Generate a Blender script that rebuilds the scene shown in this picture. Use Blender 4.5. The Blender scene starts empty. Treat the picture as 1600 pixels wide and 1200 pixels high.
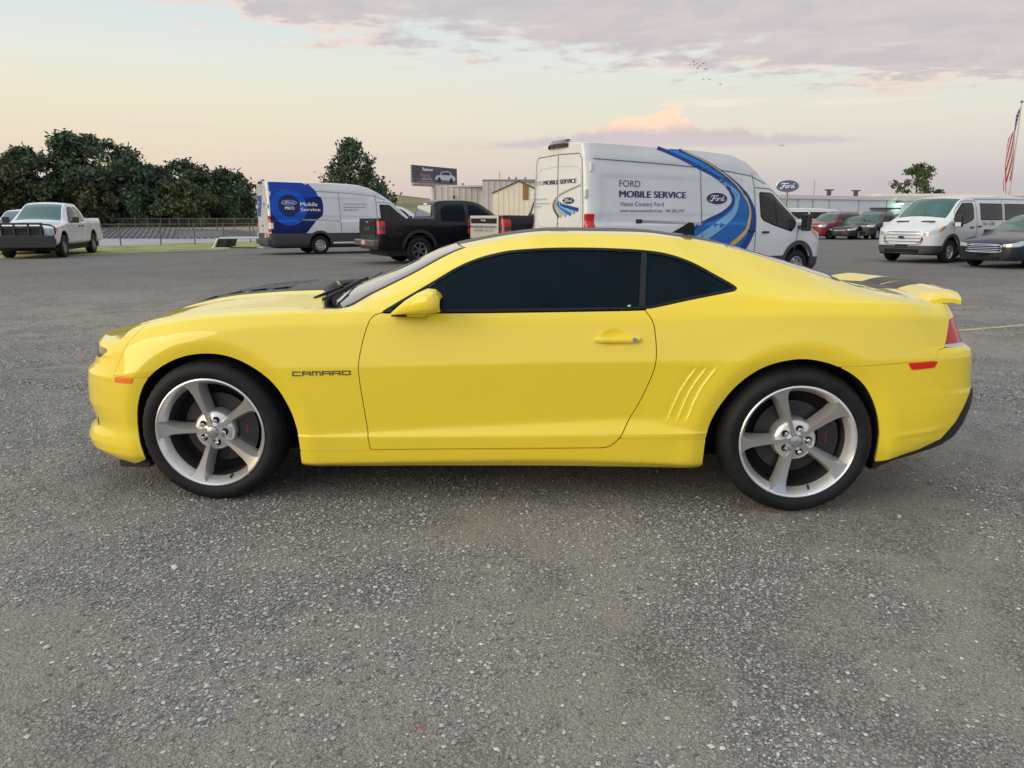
import bpy, bmesh, math, random
import numpy as np
from mathutils import Vector, Matrix

rnd = random.Random(7)
rng = np.random.default_rng(11)
scene = bpy.context.scene
col = scene.collection
R_ = math.radians

# ------------------------------------------------------------------ camera
cam_data = bpy.data.cameras.new("camera")
cam = bpy.data.objects.new("camera", cam_data)
col.objects.link(cam)
cam.location = (1.6794, -4.4281, 1.396)
_yaw, _pit = -0.0521, 0.2164
_fwd = Vector((math.sin(_yaw) * math.cos(_pit), math.cos(_yaw) * math.cos(_pit), -math.sin(_pit)))
cam.rotation_euler = _fwd.to_track_quat('-Z', 'Y').to_euler()
cam_data.sensor_width = 36.0
cam_data.lens = 1180.0 / 1600.0 * 36.0
cam_data.clip_start = 0.05
cam_data.clip_end = 3000.0
scene.camera = cam

# ------------------------------------------------------------------ exposure
scene.view_settings.view_transform = 'Standard'
scene.view_settings.look = 'None'
scene.view_settings.exposure = 0.07
scene.view_settings.gamma = 1.0
scene.view_settings.use_curve_mapping = False
scene.cycles.max_bounces = 6
scene.cycles.use_denoising = True


def lin(r, g, b):
    f = lambda v: (v / 255 / 12.92) if v / 255 <= 0.04045 else ((v / 255 + 0.055) / 1.055) ** 2.4
    return (f(r), f(g), f(b), 1.0)


class NT:
    """small helper to write node trees"""
    def __init__(s, tree):
        s.t = tree; s.n = tree.nodes; s.l = tree.links; s.n.clear()

    def new(s, kind, **kw):
        n = s.n.new(kind)
        for k, v in kw.items():
            if k.startswith('i_'):
                key = k[2:]
                key = int(key) if key.isdigit() else key.replace('_', ' ')
                s.put(n.inputs[key], v)
            else:
                setattr(n, k, v)
        return n

    def put(s, sock, v):
        if isinstance(v, bpy.types.NodeSocket):
            s.l.new(v, sock)
        else:
            sock.default_value = v

    def m(s, op, a, b=None, c=None, clamp=False):
        n = s.n.new('ShaderNodeMath'); n.operation = op; n.use_clamp = clamp
        s.put(n.inputs[0], a)
        if b is not None: s.put(n.inputs[1], b)
        if c is not None: s.put(n.inputs[2], c)
        return n.outputs[0]

    def smooth(s, v, a, b):
        n = s.n.new('ShaderNodeMapRange'); n.interpolation_type = 'SMOOTHSTEP'
        s.put(n.inputs['Value'], v)
        s.put(n.inputs['From Min'], a); s.put(n.inputs['From Max'], b)
        return n.outputs[0]

    def mix(s, f, a, b, blend='MIX'):
        n = s.n.new('ShaderNodeMix'); n.data_type = 'RGBA'; n.blend_type = blend
        s.put(n.inputs[0], f); s.put(n.inputs[6], a); s.put(n.inputs[7], b)
        return n.outputs[2]

    def ramp(s, v, stops, interp='LINEAR'):
        n = s.n.new('ShaderNodeValToRGB'); cr = n.color_ramp; cr.interpolation = interp
        while len(cr.elements) > 1: cr.elements.remove(cr.elements[-1])
        cr.elements[0].position = stops[0][0]; cr.elements[0].color = stops[0][1]
        for p, c in stops[1:]:
            e = cr.elements.new(p); e.color = c
        s.put(n.inputs[0], v)
        return n.outputs[0]

    def noise(s, vec, scale, detail=4, rough=0.55, dist=0.0):
        n = s.n.new('ShaderNodeTexNoise')
        if vec is not None: s.put(n.inputs['Vector'], vec)
        n.inputs['Scale'].default_value = scale; n.inputs['Detail'].default_value = detail
        n.inputs['Roughness'].default_value = rough; n.inputs['Distortion'].default_value = dist
        return n.outputs['Fac']

    def comb(s, x, y, z):
        n = s.n.new('ShaderNodeCombineXYZ'); s.put(n.inputs[0], x); s.put(n.inputs[1], y); s.put(n.inputs[2], z)
        return n.outputs[0]


# ------------------------------------------------------------------ world: dusk sky
SUN_EL, SUN_AZ = R_(13.0), R_(-128.0)     # azimuth from +y towards +x: the glow is low on the left, a little behind the camera
world = bpy.data.worlds.new("World")
scene.world = world
world.use_nodes = True
W = NT(world.node_tree)
tc = W.new('ShaderNodeTexCoord')
sep = W.new('ShaderNodeSeparateXYZ', i_0=tc.outputs['Generated'])
dx, dy, dz = sep.outputs
zz = W.m('MAXIMUM', dz, 0.0)
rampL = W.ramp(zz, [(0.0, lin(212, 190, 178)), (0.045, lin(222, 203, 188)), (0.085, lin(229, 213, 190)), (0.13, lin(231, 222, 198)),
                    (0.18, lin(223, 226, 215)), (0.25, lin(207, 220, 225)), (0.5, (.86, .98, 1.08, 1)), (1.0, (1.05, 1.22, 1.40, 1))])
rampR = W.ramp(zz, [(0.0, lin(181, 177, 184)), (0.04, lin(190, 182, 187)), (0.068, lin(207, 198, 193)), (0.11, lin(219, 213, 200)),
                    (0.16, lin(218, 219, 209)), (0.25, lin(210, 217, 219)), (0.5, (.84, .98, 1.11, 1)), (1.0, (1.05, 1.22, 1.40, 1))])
hl = W.m('SQRT', W.m('MAXIMUM', W.m('SUBTRACT', 1.0, W.m('MULTIPLY', dz, dz)), 1e-4))
ax = W.m('DIVIDE', dx, hl)
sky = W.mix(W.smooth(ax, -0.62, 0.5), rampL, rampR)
# the blue side of the sky, away from the glow
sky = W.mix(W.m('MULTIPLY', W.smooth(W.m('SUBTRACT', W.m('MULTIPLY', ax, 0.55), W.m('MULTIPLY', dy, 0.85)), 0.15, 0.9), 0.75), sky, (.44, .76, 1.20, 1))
# the glow low in the west
sky = W.mix(W.m('MULTIPLY', W.smooth(W.m('SUBTRACT', W.m('MULTIPLY', ax, -1.0), W.m('MULTIPLY', dy, 0.25)), 0.45, 1.1), W.m('SUBTRACT', 1.0, W.smooth(zz, 0.05, 0.5))),
            sky, lin(255, 226, 172))
nish = W.new('ShaderNodeTexSky', sky_type='NISHITA', sun_disc=False, sun_elevation=SUN_EL, sun_rotation=SUN_AZ, air_density=1.0, dust_density=1.5)
nsk = W.mix(1.0, nish.outputs[0], (0.09, 0.09, 0.09, 1), 'MULTIPLY')
sky = W.mix(0.08, sky, nsk)
# stratocumulus sheet on a plane overhead
inv = W.m('DIVIDE', 1.0, W.m('ADD', zz, 0.06))
px_ = W.m('MULTIPLY', dx, inv); py_ = W.m('MULTIPLY', dy, inv)
pv = W.comb(px_, W.m('MULTIPLY', py_, 1.1), 0.3)
n1 = W.noise(pv, 0.8, 2, 0.5, 0.15)
n2 = W.noise(pv, 3.6, 6, 0.60, 0.25)
n3 = W.noise(pv, 9.0, 4, 0.55, 0.15)
dens = W.m('ADD', W.m('ADD', W.m('MULTIPLY', n1, 0.55), W.m('MULTIPLY', n2, 0.45)), W.m('MULTIPLY', n3, 0.32))
zb_ = W.m('SUBTRACT', 0.185, W.m('MULTIPLY', ax, 0.11))
reg = W.m('MINIMUM', W.m('MAXIMUM', W.m('MULTIPLY', W.m('SUBTRACT', zz, zb_), 4.0), -0.40), 0.24)
reg = W.m('ADD', W.m('SUBTRACT', W.m('SUBTRACT', reg, W.m('MULTIPLY', W.smooth(zz, 0.30, 0.50), 0.22)), W.m('MULTIPLY', W.m('SUBTRACT', 1.0, W.smooth(ax, -0.62, -0.18)), 0.16)), 0.30)
dens = W.m('ADD', dens, reg)
cl = W.m('MULTIPLY', W.smooth(dens, 0.93, 1.08), W.smooth(zz, 0.120, 0.150))
ccol = W.mix(W.smooth(n2, 0.38, 0.66), lin(199, 190, 188), lin(187, 180, 183))
edge = W.m('MULTIPLY', cl, W.m('SUBTRACT', 1.0, cl))
lit = W.smooth(n1, 0.46, 0.60)
sky = W.mix(W.m('MULTIPLY', W.smooth(ax, -0.2, 0.3), W.m('MULTIPLY', W.smooth(zz, 0.14, 0.20), 0.5)), sky, lin(217, 224, 220))
sky = W.mix(W.m('MULTIPLY', cl, 0.90), sky, ccol)
sky = W.mix(W.m('MULTIPLY', W.m('MULTIPLY', edge, 1.9), lit), sky, lin(238, 214, 197))
# cumulus bank standing low in the north
az = W.m('ARCTAN2', dx, dy)
el = W.m('ARCSINE', dz)
cv = W.comb(W.m('MULTIPLY', az, 1.0), W.m('MULTIPLY', el, 1.6), 0.0)
nb = W.noise(cv, 26.0, 5, 0.6, 0.2)
nb1 = W.noise(W.comb(az, 0.0, 4.0), 17.0, 3, 0.6)
env = W.m('MULTIPLY', W.smooth(az, -0.14, 0.08), W.m('SUBTRACT', 1.0, W.smooth(az, 0.16, 0.44)))
tow = W.m('SUBTRACT', 1.0, W.smooth(W.m('ABSOLUTE', W.m('SUBTRACT', az, 0.125)), 0.0, 0.075))
hgt = W.m('ADD', W.m('MULTIPLY', env, W.m('MULTIPLY', nb1, 0.046)), W.m('MULTIPLY', tow, W.m('MULTIPLY', nb, 0.042)))
base_el = W.m('ADD', 0.086, W.m('MULTIPLY', W.m('SUBTRACT', nb, 0.5), 0.006))
rel = W.m('SUBTRACT', el, base_el)
bank = W.m('MULTIPLY', W.m('MULTIPLY', W.smooth(rel, -0.004, 0.004), W.m('SUBTRACT', 1.0, W.smooth(W.m('SUBTRACT', rel, W.m('MULTIPLY', hgt, W.m('ADD', 0.5, nb))), -0.006, 0.003))), W.smooth(env, 0.02, 0.35))
bcol = W.mix(W.smooth(W.m('ADD', rel, W.m('MULTIPLY', W.m('SUBTRACT', nb, 0.5), 0.03)), 0.014, 0.034), lin(197, 186, 191), lin(252, 214, 184))
sky = W.mix(W.m('MULTIPLY', bank, 0.93), sky, bcol)
# thin streaks
ns = W.noise(W.comb(W.m('MULTIPLY', az, 2.2), W.m('MULTIPLY', el, 26.0), 7.0), 1.6, 4, 0.5, 0.4)
st = W.m('MULTIPLY', W.smooth(ns, 0.60, 0.74), W.m('MULTIPLY', W.smooth(el, 0.03, 0.07), W.m('SUBTRACT', 1.0, W.smooth(el, 0.17, 0.22))))
sky = W.mix(W.m('MULTIPLY', st, 0.40), sky, W.mix(W.smooth(el, 0.09, 0.14), lin(206, 190, 192), lin(250, 234, 205)))
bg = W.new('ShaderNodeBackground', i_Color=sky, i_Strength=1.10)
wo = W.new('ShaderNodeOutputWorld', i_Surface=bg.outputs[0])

sun_data = bpy.data.lights.new("sun", 'SUN')
sun_data.energy = 2.0
sun_data.angle = R_(50.0)
sun_data.color = (1.0, 0.80, 0.54)
sun = bpy.data.objects.new("sun", sun_data)
col.objects.link(sun)
_sd = Vector((math.sin(SUN_AZ) * math.cos(SUN_EL), math.cos(SUN_AZ) * math.cos(SUN_EL), math.sin(SUN_EL)))
sun.rotation_euler = (-_sd).to_track_quat('-Z', 'Y').to_euler()
sun.location = (0, 0, 30)

# ------------------------------------------------------------------ object helpers
def tag(o, label=None, cat=None, group=None, kind=None):
    if label: o['label'] = label
    if cat: o['category'] = cat
    if group: o['group'] = group
    if kind: o['kind'] = kind
    return o


def thing(name, label, cat, loc=(0, 0, 0), rz=0.0, group=None):
    o = bpy.data.objects.new(name, None)
    o.empty_display_size = 0.1
    o.location = loc; o.rotation_euler = (0, 0, rz)
    col.objects.link(o)
    return tag(o, label, cat, group)


def empty(name, parent, loc=(0, 0, 0), rot=(0, 0, 0)):
    o = bpy.data.objects.new(name, None)
    o.empty_display_size = 0.1
    o.location = loc; o.rotation_euler = rot; o.parent = parent
    col.objects.link(o)
    return o


def link(name, me, mat=None, parent=None, loc=None, rot=None):
    o = bpy.data.objects.new(name, me)
    if mat is not None and not me.materials: me.materials.append(mat)
    if parent is not None: o.parent = parent
    if loc is not None: o.location = loc
    if rot is not None: o.rotation_euler = rot
    col.objects.link(o)
    return o


def mesh_pd(name, verts, faces, normals=None, smooth=True):
    me = bpy.data.meshes.new(name)
    me.from_pydata([tuple(v) for v in verts] if not isinstance(verts, np.ndarray) else verts.tolist(), [], faces)
    if smooth:
        me.polygons.foreach_set('use_smooth', np.ones(len(me.polygons), bool))
    if normals is not None and len(me.vertices):
        me.normals_split_custom_set_from_vertices(np.asarray(normals).tolist())
    me.update()
    return me


class MB:
    """collects simple solids, builds ONE mesh object"""
    def __init__(s):
        s.bm = bmesh.new()

    def box(s, c, d, rot=None, bev=0.0, taper=None):
        vs = []
        M = Matrix.Translation(c) @ (rot.to_4x4() if rot is not None else Matrix())
        for z in (-.5, .5):
            for x, y in ((-.5, -.5), (.5, -.5), (.5, .5), (-.5, .5)):
                k = 1.0 if (taper is None or z < 0) else taper
                vs.append(s.bm.verts.new(M @ Vector((x * d[0] * k, y * d[1] * k, z * d[2]))))
        fs = [s.bm.faces.new([vs[i] for i in q]) for q in ((3, 2, 1, 0), (4, 5, 6, 7), (0, 1, 5, 4), (1, 2, 6, 5), (2, 3, 7, 6), (3, 0, 4, 7))]
        if bev > 0:
            es = list({e for f in fs for e in f.edges})
            bmesh.ops.bevel(s.bm, geom=es, offset=bev, segments=2, profile=0.5, affect='EDGES')
        return s

    def b2(s, a, b, bev=0.0):
        return s.box([(a[i] + b[i]) / 2 for i in range(3)], [abs(b[i] - a[i]) for i in range(3)], bev=bev)

    def tube(s, pts, r, n=8, cap=True):
        pts = [Vector(p) for p in pts]
        rs = r if isinstance(r, (list, tuple)) else [r] * len(pts)
        rings = []
        for i, p in enumerate(pts):
            t = (pts[min(i + 1, len(pts) - 1)] - pts[max(i - 1, 0)]).normalized()
            a = Vector((0, 0, 1)) if abs(t.z) < 0.9 else Vector((1, 0, 0))
            u = t.cross(a).normalized(); v = t.cross(u)
            rings.append([s.bm.verts.new(p + (u * math.cos(2 * math.pi * k / n) + v * math.sin(2 * math.pi * k / n)) * rs[i]) for k in range(n)])
        for A, B in zip(rings, rings[1:]):
            for k in range(n):
                s.bm.faces.new((A[k], B[k], B[(k + 1) % n], A[(k + 1) % n]))
        if cap:
            s.bm.faces.new(rings[0]); s.bm.faces.new(rings[-1][::-1])
        return s

    def poly(s, pts, vec):
        """extruded polygon: pts 3D loop, vec extrusion"""
        A = [s.bm.verts.new(p) for p in pts]
        vec = Vector(vec)
        B = [s.bm.verts.new(Vector(p) + vec) for p in pts]
        s.bm.faces.new(A[::-1]); s.bm.faces.new(B)
        n = len(A)
        for i in range(n):
            s.bm.faces.new((A[i], A[(i + 1) % n], B[(i + 1) % n], B[i]))
        return s

    def lathe(s, prof, n=48, axis='Y', closed=False):
        """prof: list of (r, h)"""
        rings = []
        for r, h in prof:
            ring = []
            for k in range(n):
                a = 2 * math.pi * k / n
                c, d = math.cos(a) * r, math.sin(a) * r
                ring.append(s.bm.verts.new((c, h, d) if axis == 'Y' else (c, d, h)))
            rings.append(ring)
        for A, B in zip(rings, rings[1:]):
            for k in range(n):
                s.bm.faces.new((A[k], A[(k + 1) % n], B[(k + 1) % n], B[k]))
        return s

    def grid(s, P):
        """P[i][j] points -> quads"""
        V = [[s.bm.verts.new(p) for p in row] for row in P]
        for a, b in zip(V, V[1:]):
            for j in range(len(a) - 1):
                s.bm.faces.new((a[j], b[j], b[j + 1], a[j + 1]))
        return s

    def mesh(s, name, smooth=False):
        bmesh.ops.recalc_face_normals(s.bm, faces=s.bm.faces[:])
        me = bpy.data.meshes.new(name)
        s.bm.to_mesh(me); s.bm.free()
        if smooth:
            for p in me.polygons: p.use_smooth = True
            try: me.set_sharp_from_angle(angle=R_(40))
            except Exception: pass
        return me

    def build(s, name, mat, parent=None, smooth=False, loc=None, rot=None):
        return link(name, s.mesh(name, smooth), mat, parent, loc, rot)


def copy_tree(o, parent=None):
    kids = list(o.children)
    c = o.copy(); col.objects.link(c)
    if parent is not None: c.parent = parent
    for k in kids: copy_tree(k, c)
    return c


# ------------------------------------------------------------------ materials
MATS = {}
def mat(name, base=(0.5, 0.5, 0.5), rough=0.5, metal=0.0, coat=0.0, spec=0.5, bump=None, var=None, emit=None, coatr=0.03, trans=0.0):
    """base linear rgb; bump=(scale,strength,dist); var=(scale, amount) value variation in object space"""
    if name in MATS: return MATS[name]
    m = bpy.data.materials.new(name); m.use_nodes = True
    T = NT(m.node_tree)
    p = T.new('ShaderNodeBsdfPrincipled')
    out = T.new('ShaderNodeOutputMaterial', i_Surface=p.outputs[0])
    c4 = (*base[:3], 1.0)
    p.inputs['Base Color'].default_value = c4
    p.inputs['Roughness'].default_value = rough
    p.inputs['Metallic'].default_value = metal
    p.inputs['Coat Weight'].default_value = coat
    p.inputs['Coat Roughness'].default_value = coatr
    p.inputs['Specular IOR Level'].default_value = spec
    p.inputs['Transmission Weight'].default_value = trans
    if var or bump:
        tcn = T.new('ShaderNodeTexCoord')
    if var:
        nz = T.noise(tcn.outputs['Object'], var[0], 5, 0.6)
        f = T.smooth(nz, 0.35, 0.65)
        lo = tuple(v * (1 - var[1]) for v in base[:3]) + (1,)
        hi = tuple(min(1, v * (1 + var[1])) for v in base[:3]) + (1,)
        T.put(p.inputs['Base Color'], T.mix(f, lo, hi))
        T.put(p.inputs['Roughness'], T.m('ADD', rough - 0.04, T.m('MULTIPLY', f, 0.08)))
    if bump:
        nb_ = T.noise(tcn.outputs['Object'], bump[0], 4, 0.6)
        b = T.new('ShaderNodeBump', i_Strength=bump[1], i_Distance=bump[2], i_Height=nb_)
        T.put(p.inputs['Normal'], b.outputs[0])
    if emit:
        p.inputs['Emission Color'].default_value = (*emit[0], 1); p.inputs['Emission Strength'].default_value = emit[1]
    MATS[name] = m
    return m


black_trim = mat('black_trim', (0.008, 0.009, 0.011), 0.38, spec=.22)
black_plastic = mat('black_plastic', (0.018, 0.019, 0.021), 0.55, bump=(180, 0.15, 0.002))
rubber = mat('rubber', (0.0085, 0.0095, 0.011), 0.66, spec=.3, var=(9, 0.4), bump=(60, 0.12, 0.002))
dark_void = mat('dark_void', (0.006, 0.006, 0.007), 0.9)
alloy = mat('alloy', (0.70, 0.70, 0.70), 0.28, 0.70, coat=.3)
machined = mat('machined_face', (0.54, 0.53, 0.52), 0.30, 0.85)
alloy_bright = mat('alloy_bright', (0.72, 0.72, 0.73), 0.20, 1.0)
steel = mat('steel', (0.30, 0.29, 0.28), 0.40, 0.9)
chrome = mat('chrome', (0.75, 0.75, 0.76), 0.08, 1.0)
tint_glass = mat('tint_glass', (0.0015, 0.0070, 0.0125), 0.03, spec=0.09)
lamp_red = mat('lamp_red', (0.48, 0.010, 0.018), 0.22, coat=.35)
lamp_amber = mat('lamp_amber', (0.75, 0.20, 0.02), 0.2, coat=1.0)
lamp_clear = mat('lamp_clear', (0.55, 0.56, 0.55), 0.12, 0.3, coat=1.0)
white_paint = mat('white_paint', (0.63, 0.655, 0.68), 0.32, coat=0.6, var=(1.3, 0.04))
grey_cladding = mat('grey_cladding', (0.045, 0.048, 0.052), 0.6)
plate_mat = mat('plate_white', (0.6, 0.58, 0.55), 0.5)


# ------------------------------------------------------------------ swept car-body surfaces
def pchip(xs, ys, x):
    xs = np.asarray(xs, float); ys = np.asarray(ys, float); x = np.asarray(x, float)
    if len(xs) == 2:
        return ys[0] + (np.clip((x - xs[0]) / (xs[1] - xs[0]), 0, 1)).reshape(x.shape + (1,) * (ys.ndim - 1)) * (ys[1] - ys[0])
    h = np.diff(xs); sh = (-1,) + (1,) * (ys.ndim - 1)
    hb = h.reshape(sh)
    d = np.diff(ys, axis=0) / hb
    m = np.zeros_like(ys)
    w1 = 2 * hb[1:] + hb[:-1]; w2 = hb[1:] + 2 * hb[:-1]
    with np.errstate(all='ignore'):
        mm = (w1 + w2) / (w1 / d[:-1] + w2 / d[1:])
    mm = np.where(d[:-1] * d[1:] > 0, mm, 0.0)
    m[1:-1] = mm; m[0] = d[0]; m[-1] = d[-1]
    xc = np.clip(x, xs[0], xs[-1])
    i = np.clip(np.searchsorted(xs, xc, side='right') - 1, 0, len(xs) - 2)
    t = ((xc - xs[i]) / h[i]).reshape(x.shape + (1,) * (ys.ndim - 1))
    H = h[i].reshape(x.shape + (1,) * (ys.ndim - 1))
    return ((2 * t**3 - 3 * t**2 + 1) * ys[i] + (t**3 - 2 * t**2 + t) * H * m[i] + (-2 * t**3 + 3 * t**2) * ys[i + 1] + (t**3 - t**2) * H * m[i + 1])


def sstep(x, a, b):
    t = np.clip((x - a) / (b - a), 0, 1)
    return t * t * (3 - 2 * t)


def spline(pts, n, closed=False):
    """Catmull-Rom through 2D points"""
    p = [np.array(q, float) for q in pts]
    out = []
    L = len(p)
    for i in range(L if closed else L - 1):
        p1, p2 = p[i], p[(i + 1) % L]
        p0 = p[i - 1] if (closed or i > 0) else 2 * p1 - p2
        p3 = p[(i + 2) % L] if (closed or i + 2 < L) else 2 * p2 - p1
        for k in range(n):
            t = k / n
            out.append(0.5 * (2 * p1 + (p2 - p0) * t + (2 * p0 - 5 * p1 + 4 * p2 - p3) * t * t + (3 * p1 - p0 - 3 * p2 + p3) * t**3))
    if not closed: out.append(p[-1])
    return out


def sdf(poly, X, Z):
    """signed distance to a closed polygon, positive inside"""
    P = np.array(poly, float); sh = X.shape
    x = X.ravel(); z = Z.ravel()
    best = np.full(x.shape, 1e9); ins = np.zeros(x.shape, bool)
    n = len(P)
    for i in range(n):
        a = P[i]; b = P[(i + 1) % n]; e = b - a
        L = e @ e
        if L < 1e-14: continue
        t = np.clip(((x - a[0]) * e[0] + (z - a[1]) * e[1]) / L, 0, 1)
        d = (x - a[0] - t * e[0])**2 + (z - a[1] - t * e[1])**2
        np.minimum(best, d, out=best)
        c = (a[1] > z) != (b[1] > z)
        if abs(e[1]) > 1e-12:
            ins ^= c & (x < (z - a[1]) / e[1] * e[0] + a[0])
    d = np.sqrt(best)
    return np.where(ins, d, -d).reshape(sh)


def grid_normals(P):
    du = np.gradient(P, axis=0); dv = np.gradient(P, axis=1)
    N = np.cross(du, dv)
    return N / np.maximum(np.linalg.norm(N, axis=2, keepdims=True), 1e-12)


def clip_grid(P, N, S):
    nu, nv = S.shape
    ins = S >= 0
    q00 = ins[:-1, :-1]; q10 = ins[1:, :-1]; q11 = ins[1:, 1:]; q01 = ins[:-1, 1:]
    cnt = q00.astype(int) + q10 + q11 + q01
    idx = np.arange(nu * nv).reshape(nu, nv)
    full = np.argwhere(cnt == 4)
    part = np.argwhere((cnt > 0) & (cnt < 4))
    F = np.stack([idx[full[:, 0], full[:, 1]], idx[full[:, 0] + 1, full[:, 1]], idx[full[:, 0] + 1, full[:, 1] + 1], idx[full[:, 0], full[:, 1] + 1]], 1) if len(full) else np.zeros((0, 4), int)
    Pf = P.reshape(-1, 3); Nf = N.reshape(-1, 3); Sf = S.ravel()
    extraP, extraN, cache = [], [], {}
    faces = F.tolist()
    cont = []
    base = nu * nv
    for i, j in part.tolist():
        ring = (i * nv + j, (i + 1) * nv + j, (i + 1) * nv + j + 1, i * nv + j + 1)
        poly = []
        for k in range(4):
            a, b = ring[k], ring[(k + 1) % 4]
            ia, ib = Sf[a] >= 0, Sf[b] >= 0
            if ia: poly.append((a, 0))
            if ia != ib:
                key = (a, b) if a < b else (b, a)
                v = cache.get(key)
                if v is None:
                    t = Sf[a] / (Sf[a] - Sf[b])
                    extraP.append(Pf[a] + t * (Pf[b] - Pf[a]))
                    extraN.append(Nf[a] + t * (Nf[b] - Nf[a]))
                    v = cache[key] = base + len(extraP) - 1
                poly.append((v, 1 if ia else 2))
        if len(poly) >= 3:
            faces.append([q[0] for q in poly])
            for k in range(len(poly)):
                if poly[k][1] == 1 and poly[(k + 1) % len(poly)][1] == 2:
                    cont.append((poly[k][0], poly[(k + 1) % len(poly)][0]))
    allP = np.vstack([Pf, np.array(extraP).reshape(-1, 3)]); allN = np.vstack([Nf, np.array(extraN).reshape(-1, 3)])
    used = np.zeros(len(allP), bool)
    used[F.ravel()] = True
    for f in faces[len(F):]:
        for v in f: used[v] = True
    remap = np.cumsum(used) - 1
    faces = remap[F].tolist() + [[int(remap[v]) for v in f] for f in faces[len(F):]]
    cont = [(int(remap[a]), int(remap[b])) for a, b in cont]
    return allP[used], allN[used], faces, cont


def panel(name, P, N, S, material, parent, flange=0.0, off=0.0, both=False, side=-1, fdir=None, thick=False):
    """cut the part of a swept surface where S>=0; flange turns its cut edge inwards"""
    V, Nn, F, C = clip_grid(P, N, S)
    if len(V) == 0: return None
    Nn = Nn / np.maximum(np.linalg.norm(Nn, axis=1, keepdims=True), 1e-9)
    if off: V = V + Nn * off
    if flange and C:
        nv0 = len(V)
        ea = np.array(C)
        a, b = V[ea[:, 0]], V[ea[:, 1]]
        D = -Nn[ea[:, 0]] if fdir is None else np.tile(np.array(fdir, float), (len(a), 1))
        D2 = -Nn[ea[:, 1]] if fdir is None else D
        e = b - a
        fn = np.cross(D, e); fn /= np.maximum(np.linalg.norm(fn, axis=1, keepdims=True), 1e-9)
        n = len(a)
        V = np.vstack([V, a, b, b + D2 * flange, a + D * flange])
        Nn = np.vstack([Nn, fn, fn, fn, fn])
        i0 = nv0 + np.arange(n)
        F = F + np.stack([i0 + n, i0, i0 + 3 * n, i0 + 2 * n], 1).tolist()
    if both or side > 0:
        V2 = V * np.array([1, -1, 1]); N2 = Nn * np.array([1, -1, 1])
        F2 = [f[::-1] for f in F]
        if both:
            k = len(V)
            V = np.vstack([V, V2]); Nn = np.vstack([Nn, N2]); F = F + [[v + k for v in f] for f in F2]
        else:
            V, Nn, F = V2, N2, F2
    me = mesh_pd(name, V, F, Nn)
    return link(name, me, material, parent)


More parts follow.
